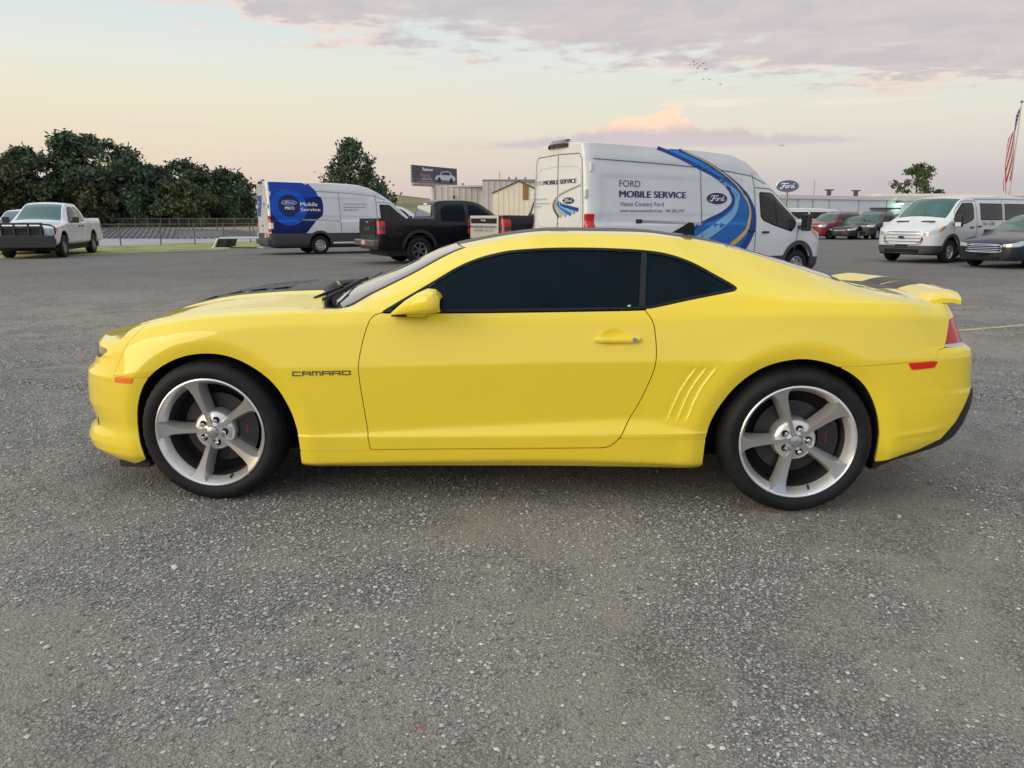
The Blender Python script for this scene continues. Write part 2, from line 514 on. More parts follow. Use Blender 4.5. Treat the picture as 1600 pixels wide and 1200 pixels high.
class Body:
    """side surface (near side, y<0) from stacked feature lines, and the top surface between its upper edges"""
    def __init__(s, plan, xs, feats, rows, dxf=None, dxr=None, wf=None, wr=None, step=0.02, soft=8, crisp=(), gx=None, gz=None, ntop=40, fine=None, disp=None, topz=None):
        pl = np.array(spline(plan, 24))
        seg = np.r_[0, np.cumsum(np.linalg.norm(np.diff(pl, axis=0), axis=1))]
        tot = seg[-1]
        us = [0.0]
        while us[-1] < tot:
            bx = np.interp(us[-1], seg, pl[:, 0])
            st = step
            if fine and any(a <= bx <= b for a, b in fine[0]): st = fine[1]
            us.append(us[-1] + st)
        us = np.clip(np.array(us), 0, tot)
        bx = np.interp(us, seg, pl[:, 0]); by = np.interp(us, seg, pl[:, 1])
        Fz = pchip(xs, np.array(feats, float), bx)            # nu,K,2
        K = Fz.shape[1]
        cols_, fr = [], [0]
        for k in range(K - 1):
            t = np.linspace(0, 1, rows[k] + 1)[:-1]
            cols_.append(Fz[:, k:k + 1] + t[None, :, None] * (Fz[:, k + 1:k + 2] - Fz[:, k:k + 1]))
            fr.append(fr[-1] + rows[k])
        G = np.concatenate(cols_ + [Fz[:, -1:]], axis=1)
        nv = G.shape[1]
        w = np.full(nv, 0.5)
        for k, c in crisp:
            w = np.minimum(w, 0.5 * np.clip(np.abs(np.arange(nv) - fr[k]) / 3.0 + c, 0, 1))
        w[0] = w[-1] = 0
        for _ in range(soft):
            A = G.copy()
            A[:, 1:-1] = (G[:, :-2] + G[:, 2:]) / 2
            G = G + w[None, :, None] * (A - G)
        z = G[..., 0]; y = G[..., 1] * by[:, None]
        x = np.repeat(bx[:, None], nv, 1)
        if dxf is not None:
            d = np.array(dxf); x = x + np.interp(z, d[:, 0], d[:, 1]) * (1 - sstep(bx, *wf))[:, None]
        if dxr is not None:
            d = np.array(dxr); x = x + np.interp(z, d[:, 0], d[:, 1]) * sstep(bx, *wr)[:, None]
        if disp is not None:
            y = y + disp(x, z, y) * np.clip((by[:, None] - 0.6) / 0.3, 0, 1)
        s.P = np.stack([x, -y, z], 2)
        s.N = -grid_normals(s.P) if False else grid_normals(s.P)
        mid = s.N[s.N.shape[0] // 2, nv // 3]
        if mid[1] > 0: s.N = -s.N; s.flip = True
        else: s.flip = False
        s.bx, s.by = bx, by
        s.X, s.Z, s.Y = s.P[..., 0], s.P[..., 2], -s.P[..., 1]
        # top
        E = s.P[:, -1]
        v = np.linspace(0, 1, ntop + 1)
        f = 1 - (1 - v)**2
        ex = E[:, 0]
        gxv = np.interp(ex, *np.array(gx).T) if gx is not None else np.zeros(len(ex))
        gzv = np.interp(ex, *np.array(gz).T) if gz is not None else np.zeros(len(ex))
        s.T = np.stack([ex[:, None] + gxv[:, None] * f, E[:, 1:2] * (1 - v)[None, :] + 0 * ex[:, None], E[:, 2:3] + gzv[:, None] * f], 2)
        s.tx = np.repeat(ex[:, None], ntop + 1, 1)
        s.tv = np.repeat(v[None, :], len(ex), 0)
        s.te = np.repeat(-E[:, 1:2], ntop + 1, 1)
        if topz is not None: s.T[..., 2] += topz(s.tx, -s.T[..., 1], s.T[..., 2])
        s.TN = grid_normals(s.T)
        if s.TN[len(ex) // 2, ntop // 2, 2] < 0: s.TN = -s.TN
        if s.flip:                        # keep face winding outward
            s.P = s.P[::-1].copy(); s.N = s.N[::-1].copy(); s.T = s.T[::-1].copy(); s.TN = s.TN[::-1].copy()
            s.bx, s.by = bx[::-1], by[::-1]
            s.X, s.Z, s.Y = s.P[..., 0], s.P[..., 2], -s.P[..., 1]
            s.tx, s.tv, s.te = s.tx[::-1], s.tv[::-1], s.te[::-1]

    def side_pt(s, x, z, off=0.0):
        """point on the near side at (x,z), pushed out by off"""
        c = np.where(s.by > 0.9)[0]
        i = c[np.argmin(np.abs(s.X[c, s.X.shape[1] // 2] - x))]
        k = np.argmin(np.abs(s.Z[i] - z))
        o = np.argsort(s.Z[i])
        y = np.interp(z, s.Z[i][o], s.Y[i][o])
        n = s.N[i, k]
        return Vector((x + n[0] * off, -y + n[1] * off, z + n[2] * off))

    def side(s, name, S, m, parent, **kw):
        return panel(name, s.P, s.N, S, m, parent, **kw)

    def top(s, name, S, m, parent, **kw):
        kw.setdefault('both', True)
        return panel(name, s.T, s.TN, S, m, parent, **kw)


def text_mesh(body, size, extrude=0.0, bold=0.0, shear=0.0, space=1.0, align='LEFT'):
    cu = bpy.data.curves.new('lettering', 'FONT')
    cu.body = body; cu.size = size; cu.extrude = extrude; cu.offset = bold; cu.shear = shear
    cu.space_character = space; cu.align_x = align; cu.resolution_u = 3
    o = bpy.data.objects.new('tmp', cu)
    col.objects.link(o)
    dg = bpy.context.evaluated_depsgraph_get()
    me = bpy.data.meshes.new_from_object(o.evaluated_get(dg))
    bpy.data.objects.remove(o); bpy.data.curves.remove(cu)
    return me
# ------------------------------------------------------------------ wheels
def tyre_mesh(R, rim, w, seg=64, tread=True):
    h = w / 2
    prof = [(rim - 0.012, -h * 0.80), (rim + 0.004, -h * 0.90), (rim + 0.020, -h * 0.98), ((R + rim) / 2, -h * 1.02), (R - 0.030, -h * 0.97), (R - 0.014, -h * 0.88),
            (R - 0.004, -h * 0.74), (R, -h * 0.55)]
    if tread:
        for g in (-0.36, 0.0, 0.36):
            prof += [(R + 0.001, h * (g - 0.06)), (R - 0.008, h * (g - 0.05)), (R - 0.008, h * (g + 0.05)), (R + 0.001, h * (g + 0.06))]
    prof += [(r, -y) for r, y in prof[7::-1]]
    b = MB()
    b.lathe(prof, seg)
    if tread:      # shoulder blocks
        n = len(prof)
        b.bm.verts.ensure_lookup_table()
        for ring in (5, 6, n - 6, n - 7):
            for k in range(seg):
                if k % 2 == 0:
                    v = b.bm.verts[ring * seg + k]; v.co.x *= 0.990; v.co.z *= 0.990
    return b.mesh('tyre', True)


def hero_wheel(name, parent, loc, side, R, w, ang):
    """side -1: outer face towards -y"""
    root = empty(name, parent, loc, (0, 0, 0 if side < 0 else math.pi))
    rim = 0.2745
    h = w / 2 - 0.006
    link('tyre', tyre_mesh(R, rim - 0.004, w, 96), rubber, root)
    b = MB()
    b.lathe([(rim, -h + 0.012), (rim + 0.001, -h), (rim - 0.005, -h - 0.003), (rim - 0.011, -h + 0.004), (rim - 0.024, -h + 0.030), (rim - 0.036, -h + 0.058)], 96)
    rm = b.build('rim', mat('rim_polished', (.74, .74, .74), .26, .7), root, True)
    b = MB(); b.lathe([(rim - 0.0355, -h + 0.057), (rim - 0.042, -h + 0.10), (rim - 0.045, h)], 64)
    b.build('barrel', mat('barrel_shaded', (.07, .07, .072), .45, .6), rm, True)  # deep barrel in dark grey: shade behind the spokes put into its colour
    # hub with lug pockets
    b = MB()
    b.lathe([(0.0, -h + 0.030), (0.036, -h + 0.030), (0.048, -h + 0.040), (0.074, -h + 0.041), (0.090, -h + 0.046), (0.102, -h + 0.058), (0.106, -h + 0.085), (0.106, -h + 0.12)], 60)
    b.build('hub', alloy, rm, True)
    st = [(0.030, -.014, .014, 0.026), (0.060, -.0085, .0085, 0.028), (0.10, -.0095, .0095, 0.026), (0.15, -.0125, .0125, 0.021), (0.20, -.0175, .0175, 0.015), (0.233, -.025, .025, 0.010),
          (0.247, -.034, .033, 0.007), (0.260, -.051, .047, 0.004), (0.2705, -.062, .055, 0.001)]
    for k in range(5):
        th = R_(ang + 72 * k)
        c, s_ = math.cos(th), math.sin(th)
        f = lambda r, t, d: (r * c - t * s_, -h + d, r * s_ + t * c)
        b = MB()
        rows = []
        for i, (r, a, e, d) in enumerate(st):
            wide = (.008, .013, .013, .012, .012, .012, .010, .006, .001)[i]
            wa = wide
            rr = min(r, 0.262)
            rows.append([f(rr, a - wide * 1.1, d + 0.075), f(r, a - wide, d + 0.032), f(r, a, d), f(r, e, d), f(r, e + wa, d + 0.032), f(rr, e + wa + 0.004, d + 0.075)])
        b.grid(rows)
        b.grid([[rows[-1][j] for j in range(6)], [f(0.262, (-.05 + .02 * j), 0.075) for j in range(6)]])
        me = b.mesh('spoke', True)
        me.set_sharp_from_angle(angle=R_(24))
        me.materials.append(alloy); me.materials.append(machined)
        for q in range((len(st) - 1) * 5): me.polygons[q].material_index = 1 if q % 5 == 2 else 0
        link('spoke', me, None, rm)
        # lug nut half way to the next spoke
        t2 = R_(ang + 36 + 72 * k)
        p = (0.060 * math.cos(t2), 0, 0.060 * math.sin(t2))
        b = MB(); b.lathe([(0.0175, -h + 0.0385), (0.0155, -h + 0.0375), (0.0150, -h + 0.040), (0.0, -h + 0.0405)], 20)
        for v in b.bm.verts: v.co.x += p[0]; v.co.z += p[2]
        b.build('lug_pocket', dark_void, rm, True)
        b = MB(); b.lathe([(0.0115, -h + 0.041), (0.0115, -h + 0.024), (0.0085, -h + 0.019), (0.0, -h + 0.0175)], 6)
        for v in b.bm.verts: v.co.x += p[0]; v.co.z += p[2]
        b.build('lug_nut', chrome, rm)
    b = MB(); b.lathe([(0.0, -h + 0.018), (0.018, -h + 0.019), (0.026, -h + 0.022), (0.031, -h + 0.032)], 32)
    cap = b.build('centre_cap', mat('cap_silver', (0.5, 0.5, 0.51), 0.3, 0.8), rm, True)
    b = MB()
    b.poly([(-.018, -h + 0.0185, -.004), (-.006, -h + 0.0185, -.004), (-.006, -h + 0.0185, -.008), (.006, -h + 0.0185, -.008), (.006, -h + 0.0185, -.004), (.018, -h + 0.0185, -.004),
            (.018, -h + 0.0185, .004), (.006, -h + 0.0185, .004), (.006, -h + 0.0185, .008), (-.006, -h + 0.0185, .008), (-.006, -h + 0.0185, .004), (-.018, -h + 0.0185, .004)], (0, -0.003, 0))
    b.build('emblem', alloy_bright, cap)
    b = MB(); b.tube([(0.075, -h + 0.022, -0.238), (0.078, -h + 0.045, -0.226)], 0.005, 8)
    b.build('valve_stem', black_plastic, rm)
    b = MB(); b.lathe([(0.075, -h + 0.125), (0.178, -h + 0.125), (0.178, -h + 0.15), (0.075, -h + 0.15)], 64)
    b.build('brake_disc', mat('disc_dark', (.055, .053, .05), .45, .7), root, True)
    b = MB()
    pts = []
    for rr, a0, a1 in ((0.215, -34, 34), (0.120, 30, -30)):
        for q in range(9):
            a = R_(a0 + (a1 - a0) * q / 8 - 4) if side < 0 else R_(180 - (a0 + (a1 - a0) * q / 8 - 4))
            pts.append((rr * math.cos(a), -h + 0.085, rr * math.sin(a)))
    b.poly(pts, (0, 0.08, 0))
    cal = b.build('brake_caliper', mat('caliper_black', (0.012, 0.014, 0.02), 0.3, coat=0.8), root)
    b = MB()
    sx = 1 if side < 0 else -1
    b.b2((sx * 0.152, -h + 0.083, -0.02), (sx * 0.161, -h + 0.086, 0.03))
    b.build('caliper_lettering', mat('caliper_red', (0.13, 0.02, 0.02), 0.4), cal)
    b = MB(); b.lathe([(0.0, -h + 0.16), (0.232, -h + 0.16), (0.232, h)], 48)
    b.build('backing_plate', dark_void, root, True)
    return root


# ------------------------------------------------------------------ the yellow coupe
yel = bpy.data.materials.new('yellow_paint'); yel.use_nodes = True
_T = NT(yel.node_tree)
_p = _T.new('ShaderNodeBsdfPrincipled')
_T.new('ShaderNodeOutputMaterial', i_Surface=_p.outputs[0])
_c = _T.new('ShaderNodeTexCoord')
_n = _T.noise(_c.outputs['Object'], 2.2, 5, 0.6)
_p.inputs['Base Color'].default_value = (0.79, 0.615, 0.030, 1)
_T.put(_p.inputs['Base Color'], _T.mix(_T.smooth(_n, 0.35, 0.7), (0.83, 0.652, 0.030, 1), (0.815, 0.632, 0.036, 1)))
_p.inputs['Roughness'].default_value = 0.42
_p.inputs['Specular IOR Level'].default_value = 0.3
_p.inputs['Coat Weight'].default_value = 1.0
_p.inputs['Coat IOR'].default_value = 1.52
_n3 = _T.noise(_c.outputs['Object'], 5.0, 4, 0.6)
_T.put(_p.inputs['Coat Roughness'], _T.m('ADD', 0.004, _T.m('MULTIPLY', _n3, 0.014)))
_n2 = _T.noise(_c.outputs['Object'], 420.0, 2, 0.5)
_b = _T.new('ShaderNodeBump', i_Strength=0.012, i_Distance=0.001, i_Height=_n2)
_T.put(_p.inputs['Coat Normal'], _b.outputs[0])
stripe_black = mat('stripe_black', (0.020, 0.020, 0.022), 0.42, spec=.35)
ws_glass = mat('windshield_glass', (0.022, 0.034, 0.032), 0.03, spec=0.7, coat=1.0)

car = thing('sports_coupe', 'glossy yellow two-door coupe with black stripes parked across the gravel', 'car')

XS = [-1.0, -.6, -.45, -.30, 0, .35, .63, .80, .96, 1.27, 1.7, 2.1, 2.4, 2.55, 2.85, 3.05, 3.25, 3.45, 3.6, 3.9]
FE = [
 # under       rocker      sill        low         band        crease      shoulder    belt        mid         edge
 [(.10,.80), (.19,.865), (.25,.875), (.36,.870), (.45,.880), (.62,.893), (.70,.872), (.740,.845), (.757,.80), (.768,.735)],
 [(.10,.80), (.19,.875), (.25,.880), (.36,.878), (.45,.885), (.625,.898), (.73,.875), (.778,.840), (.798,.79), (.805,.735)],
 [(.11,.81), (.20,.885), (.26,.893), (.36,.890), (.45,.897), (.640,.908), (.77,.885), (.828,.845), (.852,.795), (.866,.730)],
 [(.15,.83), (.21,.895), (.27,.905), (.36,.903), (.45,.908), (.660,.918), (.80,.893), (.868,.852), (.890,.80), (.900,.725)],
 [(.19,.86), (.22,.905), (.27,.915), (.36,.915), (.45,.918), (.685,.928), (.86,.903), (.922,.865), (.938,.81), (.945,.72)],
 [(.175,.86), (.195,.903), (.267,.912), (.345,.920), (.350,.916), (.690,.925), (.89,.898), (.945,.868), (.960,.81), (.964,.725)],
 [(.180,.86), (.205,.903), (.277,.912), (.349,.920), (.357,.908), (.695,.925), (.90,.893), (.955,.862), (.964,.81), (.958,.725)],
 [(.183,.86), (.212,.903), (.281,.912), (.352,.920), (.368,.903), (.698,.925), (.905,.893), (.958,.872), (1.000,.805), (1.032,.705)],
 [(.187,.86), (.218,.903), (.285,.912), (.355,.920), (.378,.899), (.702,.925), (.905,.893), (.956,.877), (1.046,.795), (1.109,.680)],
 [(.193,.86), (.229,.903), (.292,.912), (.361,.920), (.398,.893), (.713,.925), (.910,.894), (.960,.879), (1.185,.735), (1.256,.622)],
 [(.200,.86), (.241,.903), (.303,.912), (.373,.920), (.424,.888), (.728,.925), (.912,.897), (.966,.880), (1.255,.690), (1.318,.590)],
 [(.201,.86), (.236,.905), (.315,.914), (.384,.921), (.446,.886), (.736,.926), (.925,.900), (.980,.882), (1.248,.690), (1.312,.575)],
 [(.200,.86), (.227,.907), (.364,.917), (.394,.924), (.400,.920), (.742,.932), (.945,.910), (1.025,.878), (1.185,.750), (1.284,.565)],
 [(.20,.86), (.23,.908), (.364,.922), (.400,.926), (.44,.928), (.746,.938), (.955,.916), (1.045,.870), (1.145,.760), (1.255,.562)],
 [(.20,.86), (.24,.91), (.364,.925), (.400,.929), (.45,.932), (.752,.943), (.962,.926), (1.022,.893), (1.078,.790), (1.166,.590)],
 [(.19,.85), (.24,.905), (.33,.922), (.400,.926), (.47,.931), (.755,.940), (.965,.922), (1.022,.890), (1.056,.785), (1.104,.602)],
 [(.17,.84), (.24,.895), (.33,.915), (.400,.920), (.48,.926), (.757,.932), (.962,.912), (1.018,.876), (1.036,.775), (1.050,.625)],
 [(.17,.82), (.24,.89), (.33,.905), (.410,.912), (.49,.918), (.760,.924), (.955,.898), (1.008,.858), (1.022,.760), (1.030,.625)],
 [(.17,.82), (.25,.885), (.34,.900), (.420,.908), (.50,.913), (.762,.918), (.945,.885), (.995,.845), (1.010,.750), (1.018,.625)],
 [(.17,.82), (.25,.885), (.34,.900), (.420,.908), (.50,.913), (.765,.915), (.940,.880), (.990,.840), (1.004,.745), (1.012,.625)],
]
DXF0 = [(.0, .30), (.127, .20), (.156, .04), (.208, -.026), (.253, -.036), (.29, -.02), (.331, .016), (.366, .014), (.452, -.009), (.555, 0), (.612, .012), (.633, .036), (.66, .052), (.70, .070), (.735, .082), (.757, .088), (.765, .089), (.80, .09)]
DXF = [(z, v + .040 - .022 * float(sstep(z, .66, .76))) for z, v in DXF0]
DXR = [(.0, -.55), (.222, -.34), (.249, -.25), (.312, -.10), (.36, -.04), (.426, -.008), (.519, .013), (.588, .012), (.61, 0), (.759, -.013), (.786, -.022), (.814, -.060), (.932, -.105), (1.008, -.135), (1.1, -.14)]
PLAN = [(-.935, .0), (-.932, .18), (-.915, .40), (-.875, .58), (-.81, .715), (-.725, .82), (-.60, .905), (-.44, .96), (-.22, .99), (0, 1.0), (.5, 1.0), (1.0, 1.0), (1.5, 1.0), (2.0, 1.0), (2.5, 1.0), (2.9, 1.0), (3.2, .998), (3.4, .985), (3.55, .955), (3.645, .91),
        (3.70, .84), (3.735, .74), (3.77, .5), (3.79, .25), (3.795, .0)]
FARCH = [(-.384, .05), (-.384, .197), (-.400, .30), (-.402, .376), (-.383, .480), (-.345, .568), (-.29, .636), (-.214, .692), (-.114, .736), (0, .755), (.111, .745), (.209, .708), (.293, .652), (.352, .588), (.395, .510), (.424, .430), (.441, .33), (.443, .203), (.443, .05)]
RARCH = [(2.420, .05), (2.418, .20), (2.424, .35), (2.438, .435), (2.475, .52), (2.535, .61), (2.607, .679), (2.69, .728), (2.785, .754), (2.855, .759), (2.92, .751), (2.985, .733), (3.064, .696), (3.129, .645), (3.177, .578), (3.212, .50), (3.233, .417), (3.238, .346), (3.238, .05)]
FARCH = [tuple(p) for p in spline(FARCH, 6)]
RARCH = [tuple(p) for p in spline(RARCH, 6)]
GILLS = [spline([(2.358, .716), (2.289, .596), (2.238, .451)], 10), spline([(2.405, .718), (2.333, .597), (2.282, .448)], 10), spline([(2.452, .720), (2.377, .598), (2.322, .444)], 10)]


def hero_disp(x, z, y):
    d = np.zeros_like(x)
    m = (z < 0.95)
    for poly in (FARCH, RARCH):
        s = -sdf(poly, x, z)
        k = np.clip(1 - s / 0.062, 0, 1)
        d -= 0.015 * k**1.6 * m
        d += 0.003 * np.exp(-((s - 0.085) / 0.04)**2) * m
    bx = (x > 2.18) & (x < 2.50) & (z > .42) & (z < .75)
    if bx.any():
        xx, zz_ = x[bx], z[bx]
        acc = np.zeros_like(xx)
        fade = sstep(zz_, .435, .475) * (1 - sstep(zz_, .700, .724))
        for g in GILLS:
            gp = np.array(g)
            o = np.argsort(gp[:, 1])
            gx_ = np.interp(zz_, gp[o, 1], gp[o, 0])
            t = (xx - gx_) * 0.86
            acc += np.where(t < 0, -0.0050 * np.exp(t / 0.026) * (t > -0.07), 0) + 0.0022 * np.exp(-(t / 0.007)**2)
        d[bx] += acc * fade
    e = ((x - 1.975) / .062)**2 + ((z - .843) / .046)**2
    d -= 0.008 * np.clip(1 - e, 0, 1)**0.9
    # faint crease on the rear bumper
    d += 0.004 * np.exp(-((z - .395 - (x - 3.35) * .12) / .012)**2) * sstep(x, 3.28, 3.34) * (1 - sstep(x, 3.5, 3.56))
    return d


def hero_topz(tx, ty, tz):
    dz_ = -0.045 * sstep(tx, .545, .585) * (1 - sstep(tx, .63, .67)) * (ty > -1)
    dome = 0.014 * (1 - sstep(ty, .36, .44)) * sstep(tx, -.50, -.1) * (1 - sstep(tx, .52, .56))
    return dz_ + dome


hb = Body(PLAN, XS, FE, [4, 10, 10, 8, 46, 32, 10, 36, 26], DXF, DXR, (-.85, -.25), (3.2, 3.65), step=0.010, soft=10, crisp=((1, .25), (2, .6), (3, .12), (4, .55), (5, .18)),
          gx=[(-.9, 0), (.2, 0), (.45, -.07), (.56, -.13), (.66, -.24), (.96, -.17), (1.25, -.10), (1.5, -.03), (1.8, 0), (2.4, .0), (2.6, .05), (3.05, .10), (3.2, .04), (3.4, 0), (3.9, 0)],
          gz=[(-.9, 0), (-.62, .002), (-.45, .026), (0, .042), (.35, .046), (.54, .058), (.66, .0), (.96, .006), (1.25, .014), (1.5, .022), (2.2, .026), (2.5, .020), (2.65, .015), (3.05, .012), (3.2, .012), (3.9, .01)],
          ntop=44, fine=([(2.19, 2.5)], 0.005), disp=hero_disp, topz=hero_topz)
X, Z, Y = hb.X, hb.Z, hb.Y
DLO = [(.872, .958)] + [tuple(p) for p in spline([(.882, .967), (.962, 1.014), (1.091, 1.088), (1.221, 1.164), (1.322, 1.206), (1.423, 1.232), (1.501, 1.244), (1.656, 1.254), (1.811, 1.256), (1.966, 1.253), (2.119, 1.245), (2.233, 1.229), (2.345, 1.192), (2.454, 1.134), (2.526, 1.094), (2.547, 1.076)], 5)] + \
      [tuple(p) for p in spline([(2.534, 1.063), (2.335, 1.024), (2.185, .991), (2.11, .980), (1.886, .973), (1.434, .963), (1.16, .959), (.92, .956)], 5)]
DOOR = [tuple(p) for p in spline([(.886, .962), (.827, .938), (.797, .879), (.773, .791), (.758, .702), (.762, .608), (.770, .532), (.788, .358), (.797, .282)], 6)] + [(1.683, .3035)] + \
       [tuple(p) for p in spline([(1.90, .309), (1.93, .311), (1.966, .319), (2.014, .361), (2.06, .447), (2.106, .536), (2.144, .63), (2.168, .71), (2.174, .776), (2.168, .859), (2.153, .927), (2.112, .986)], 6)]
BOTTOM = [(-1.2, .253), (-.80, .245), (-.74, .205), (-.674, .165), (-.505, .138), (-.38, .19), (.44, .10), (2.42, .10), (3.2, .20), (3.3, .222), (3.404, .249), (3.577, .312), (3.638, .36), (3.671, .426), (3.69, .47), (4.2, .47), (4.2, 2), (-1.2, 2)]
FBUMP = [(-2, -1), (-2, 1.5), (-.337, 1.5), (-.337, .87), (-.407, .794), (-.488, .659), (-.503, .627), (-.30, .628), (-.25, -1)]
RBUMP = [(3.0, -1), (3.0, .722), (3.047, .726), (3.314, .745), (3.453, .751), (3.470, .800), (3.503, .808), (4.5, .808), (4.5, -1)]
VAL = [(3.1, -1), (3.1, .22), (3.29, .265), (3.442, .31), (3.549, .364), (3.613, .453), (3.653, .548), (3.678, .599), (4.5, .599), (4.5, -1)]
SILL = [(.30, .05), (.30, .266), (.442, .269), (.797, .280), (.80, .2795), (1.683, .3000), (1.94, .3075), (1.975, .3185), (2.017, .361), (2.60, .364), (2.60, .05)]
TL = [(3.502, .808), (3.540, .93), (3.575, .937), (4.2, .925), (4.2, .80), (3.57, .806)]
sd_f, sd_r = sdf(FARCH, X, Z), sdf(RARCH, X, Z)
sd_dlo, sd_door, sd_bot = sdf(DLO, X, Z), sdf(DOOR, X, Z), sdf(BOTTOM, X, Z)
sd_fb, sd_rb, sd_val, sd_sill = sdf(FBUMP, X, Z), sdf(RBUMP, X, Z), sdf(VAL, X, Z), sdf(SILL, X, Z)
sd_tl = np.minimum(sdf(TL, X, Z), Y - 0.34)
mn = lambda *a: np.minimum.reduce(a)
mx = lambda *a: np.maximum.reduce(a)
open_ = mn(-sd_f, -sd_r, sd_bot)
G_ = 0.0030
FMARK = [(-.491, .6225), (-.374, .6255), (-.390, .595), (-.496, .594)]
RMARK = [(3.323, .743), (3.466, .750), (3.452, .720), (3.342, .711)]
sd_fm, sd_rm = sdf(FMARK, X, Z), sdf(RMARK, X, Z)
doorR = mn(sd_door, -sd_dlo - 0.002)
body = hb.side('body_shell', mn(open_, -sd_dlo, -sd_door, -sd_fb - .001, -sd_rb - .001, -sd_sill - .001, -sd_tl), yel, car, flange=0.012, both=True)
for sgn in (-1, 1):
    d_ = hb.side('door', mn(doorR - 0.0042, sd_bot), yel, car, flange=0.03, side=sgn)
    tr = hb.side('window_trim', mn(sd_dlo - .0005, .013 - sd_dlo), black_trim, car, off=0.001, side=sgn)
    bp = sdf([(2.085, .9), (2.088, .98), (2.109, 1.226), (2.112, 1.3), (2.140, 1.3), (2.137, 1.226), (2.116, .98), (2.113, .9)], X, Z)
    hb.side('pillar_trim', mn(sd_dlo - .012, bp), mat('pillar_black', (0.010, 0.012, 0.015), 0.3, spec=.3), car, off=0.0, side=sgn)
    hb.side('door_glass', mn(sd_dlo - .012, -bp - .001, 2.11 - X), tint_glass, car, off=-0.004, side=sgn)
    hb.side('quarter_glass', mn(sd_dlo - .012, -bp - .001, X - 2.11), tint_glass, car, off=-0.004, side=sgn)
    hb.side('side_marker', sd_fm, mat('marker_amber', (0.80, 0.16, 0.01), 0.25, coat=1.0, emit=((1, .22, .01), 0.10)), car, off=0.003, side=sgn, flange=0.006)
    hb.side('side_marker', sd_rm, mat('marker_red', (0.55, 0.004, 0.006), 0.22, coat=.6, emit=((1, .01, .005), 0.10)), car, off=0.003, side=sgn, flange=0.006)
    tl = hb.side('tail_light', mn(sd_tl - .003, Z - .8240 - (X - 3.50) * .02), lamp_red, car, off=-0.003, side=sgn, flange=0.012)
    hb.side('reverse_light', mn(sd_tl - .002, .8230 + (X - 3.50) * .02 - Z), mat('lamp_silver', (.6, .6, .6), .2, .6), tl, off=-0.002, side=sgn)
    rk = hb.side('rocker_panel', mn(sd_sill, open_, X - .2, 2.6 - X), yel, car, flange=0.02, side=sgn)
    # headlight in the notch of the nose
    HL = [(-1.0, .690), (-.64, .694), (-.565, .738), (-.59, .747), (-1.0, .742)]
    hb.side('headlight', mn(sdf(HL, X, Z), Y - .40), mat('headlight_dark', (0.03, 0.03, 0.035), 0.1, 0.2, coat=1.0), car, off=0.002, side=sgn)
hb.side('front_bumper', mn(open_, sd_fb - .001), yel, car, flange=0.008, both=True)
hb.side('rear_bumper', mn(open_, sd_rb - .001, -sd_val - .001), yel, car, flange=0.02, both=True)
hb.side('rear_valance', mn(open_, sd_val), black_plastic, car, off=0.002, flange=0.03, both=True)
GR = [(-1.5, .60), (-.5, .60), (-.5, .70), (-1.5, .70)]
hb.side('grille', mn(sdf(GR, X, Z), .45 - Y, -.7 - X), black_plastic, car, off=0.004, both=True)
GR2 = [(-1.5, .27), (-.5, .27), (-.5, .44), (-1.5, .44)]
hb.side('lower_grille', mn(sdf(GR2, X, Z), .45 - Y, -.7 - X), black_plastic, car, off=0.004, both=True)
MB().b2((-.60, -.72, .105), (-.43, .72, .15), .008).build('air_dam', black_plastic, car)

# top panels
tx, tv, te = hb.tx, hb.tv, hb.te
ty = -hb.T[..., 1]
def band(a, b): return mn(tx - a, b - tx)
strp = mn(.375 - ty, ty - .020)
hood = hb.top('hood', mn(band(-.455, .552), te - ty - .004), yel, car, flange=0.02)
hb.top('hood_stripe', mn(band(-.455, .552), strp), stripe_black, hood, off=.0012)
nose = hb.top('nose_panel', -.460 - tx, yel, car)
cowl = hb.top('cowl', band(.556, .72), black_plastic, car)
ws_r = mn(band(.655, 1.244), te - ty - .004)
ws = hb.top('windshield', ws_r, ws_glass, car, off=0.002)
hb.top('windshield_edge', mn(ws_r, .022 - (te - ty - .004)), black_trim, ws, off=0.0035)
roof = hb.top('roof_panel', mn(band(1.252, 2.548), te - ty - .003), yel, car, flange=0.01)
hb.top('roof_stripe', mn(band(1.252, 2.548), strp), stripe_black, roof, off=.0012)
rw = mn(band(2.556, 3.06), te - ty - .003)
rg = hb.top('rear_window', rw, ws_glass, car, off=-0.001)
hb.top('window_edge', mn(rw, .026 - (te - ty - .003)), black_trim, rg, off=0.001)
hb.top('deck_seal', mn(band(3.062, 3.10), te - ty), black_trim, car)
deck = hb.top('boot_lid', band(3.102, 4.0), yel, car)
hb.top('boot_stripe', mn(band(3.102, 4.0), .25 - ty, ty - .016), stripe_black, deck, off=.0012)

# louvred insert in the hood
def top_z(x, y):
    i = np.argmin(np.abs(tx[:, 0] - x)); k = np.argsort(-hb.T[i, :, 1]); return float(np.interp(y, -hb.T[i, k[::-1], 1], hb.T[i, k[::-1], 2]))
b = MB()
for xa in (-.30, -.16, -.02, .11):
    prof = []
    for q in range(9):
        y = -.27 + .54 * q / 8
        z0 = top_z(xa, abs(y)) + .001; z1 = top_z(xa + .11, abs(y)) + .003
        prof.append([(xa, y, z0), (xa + .10, y, z1), (xa + .112, y, z1 - .004), (xa + .112, y, z0 - .004)])
    b.grid(prof)
b.build('hood_louvre', black_plastic, hood, True)

# wipers
b = MB()
for y0, y1 in ((-.58, -.02), (.0, .55)):
    b.tube([(.50, y0, .985), (.545, (y0 + y1) / 2, 1.02), (.56, y1, 1.045)], .007, 6)
    b.tube([(.44, y0 + .05, .985), (.53, (y0 + y1) / 2, 1.03)], .009, 6)
b.build('wiper', black_trim, cowl, True)

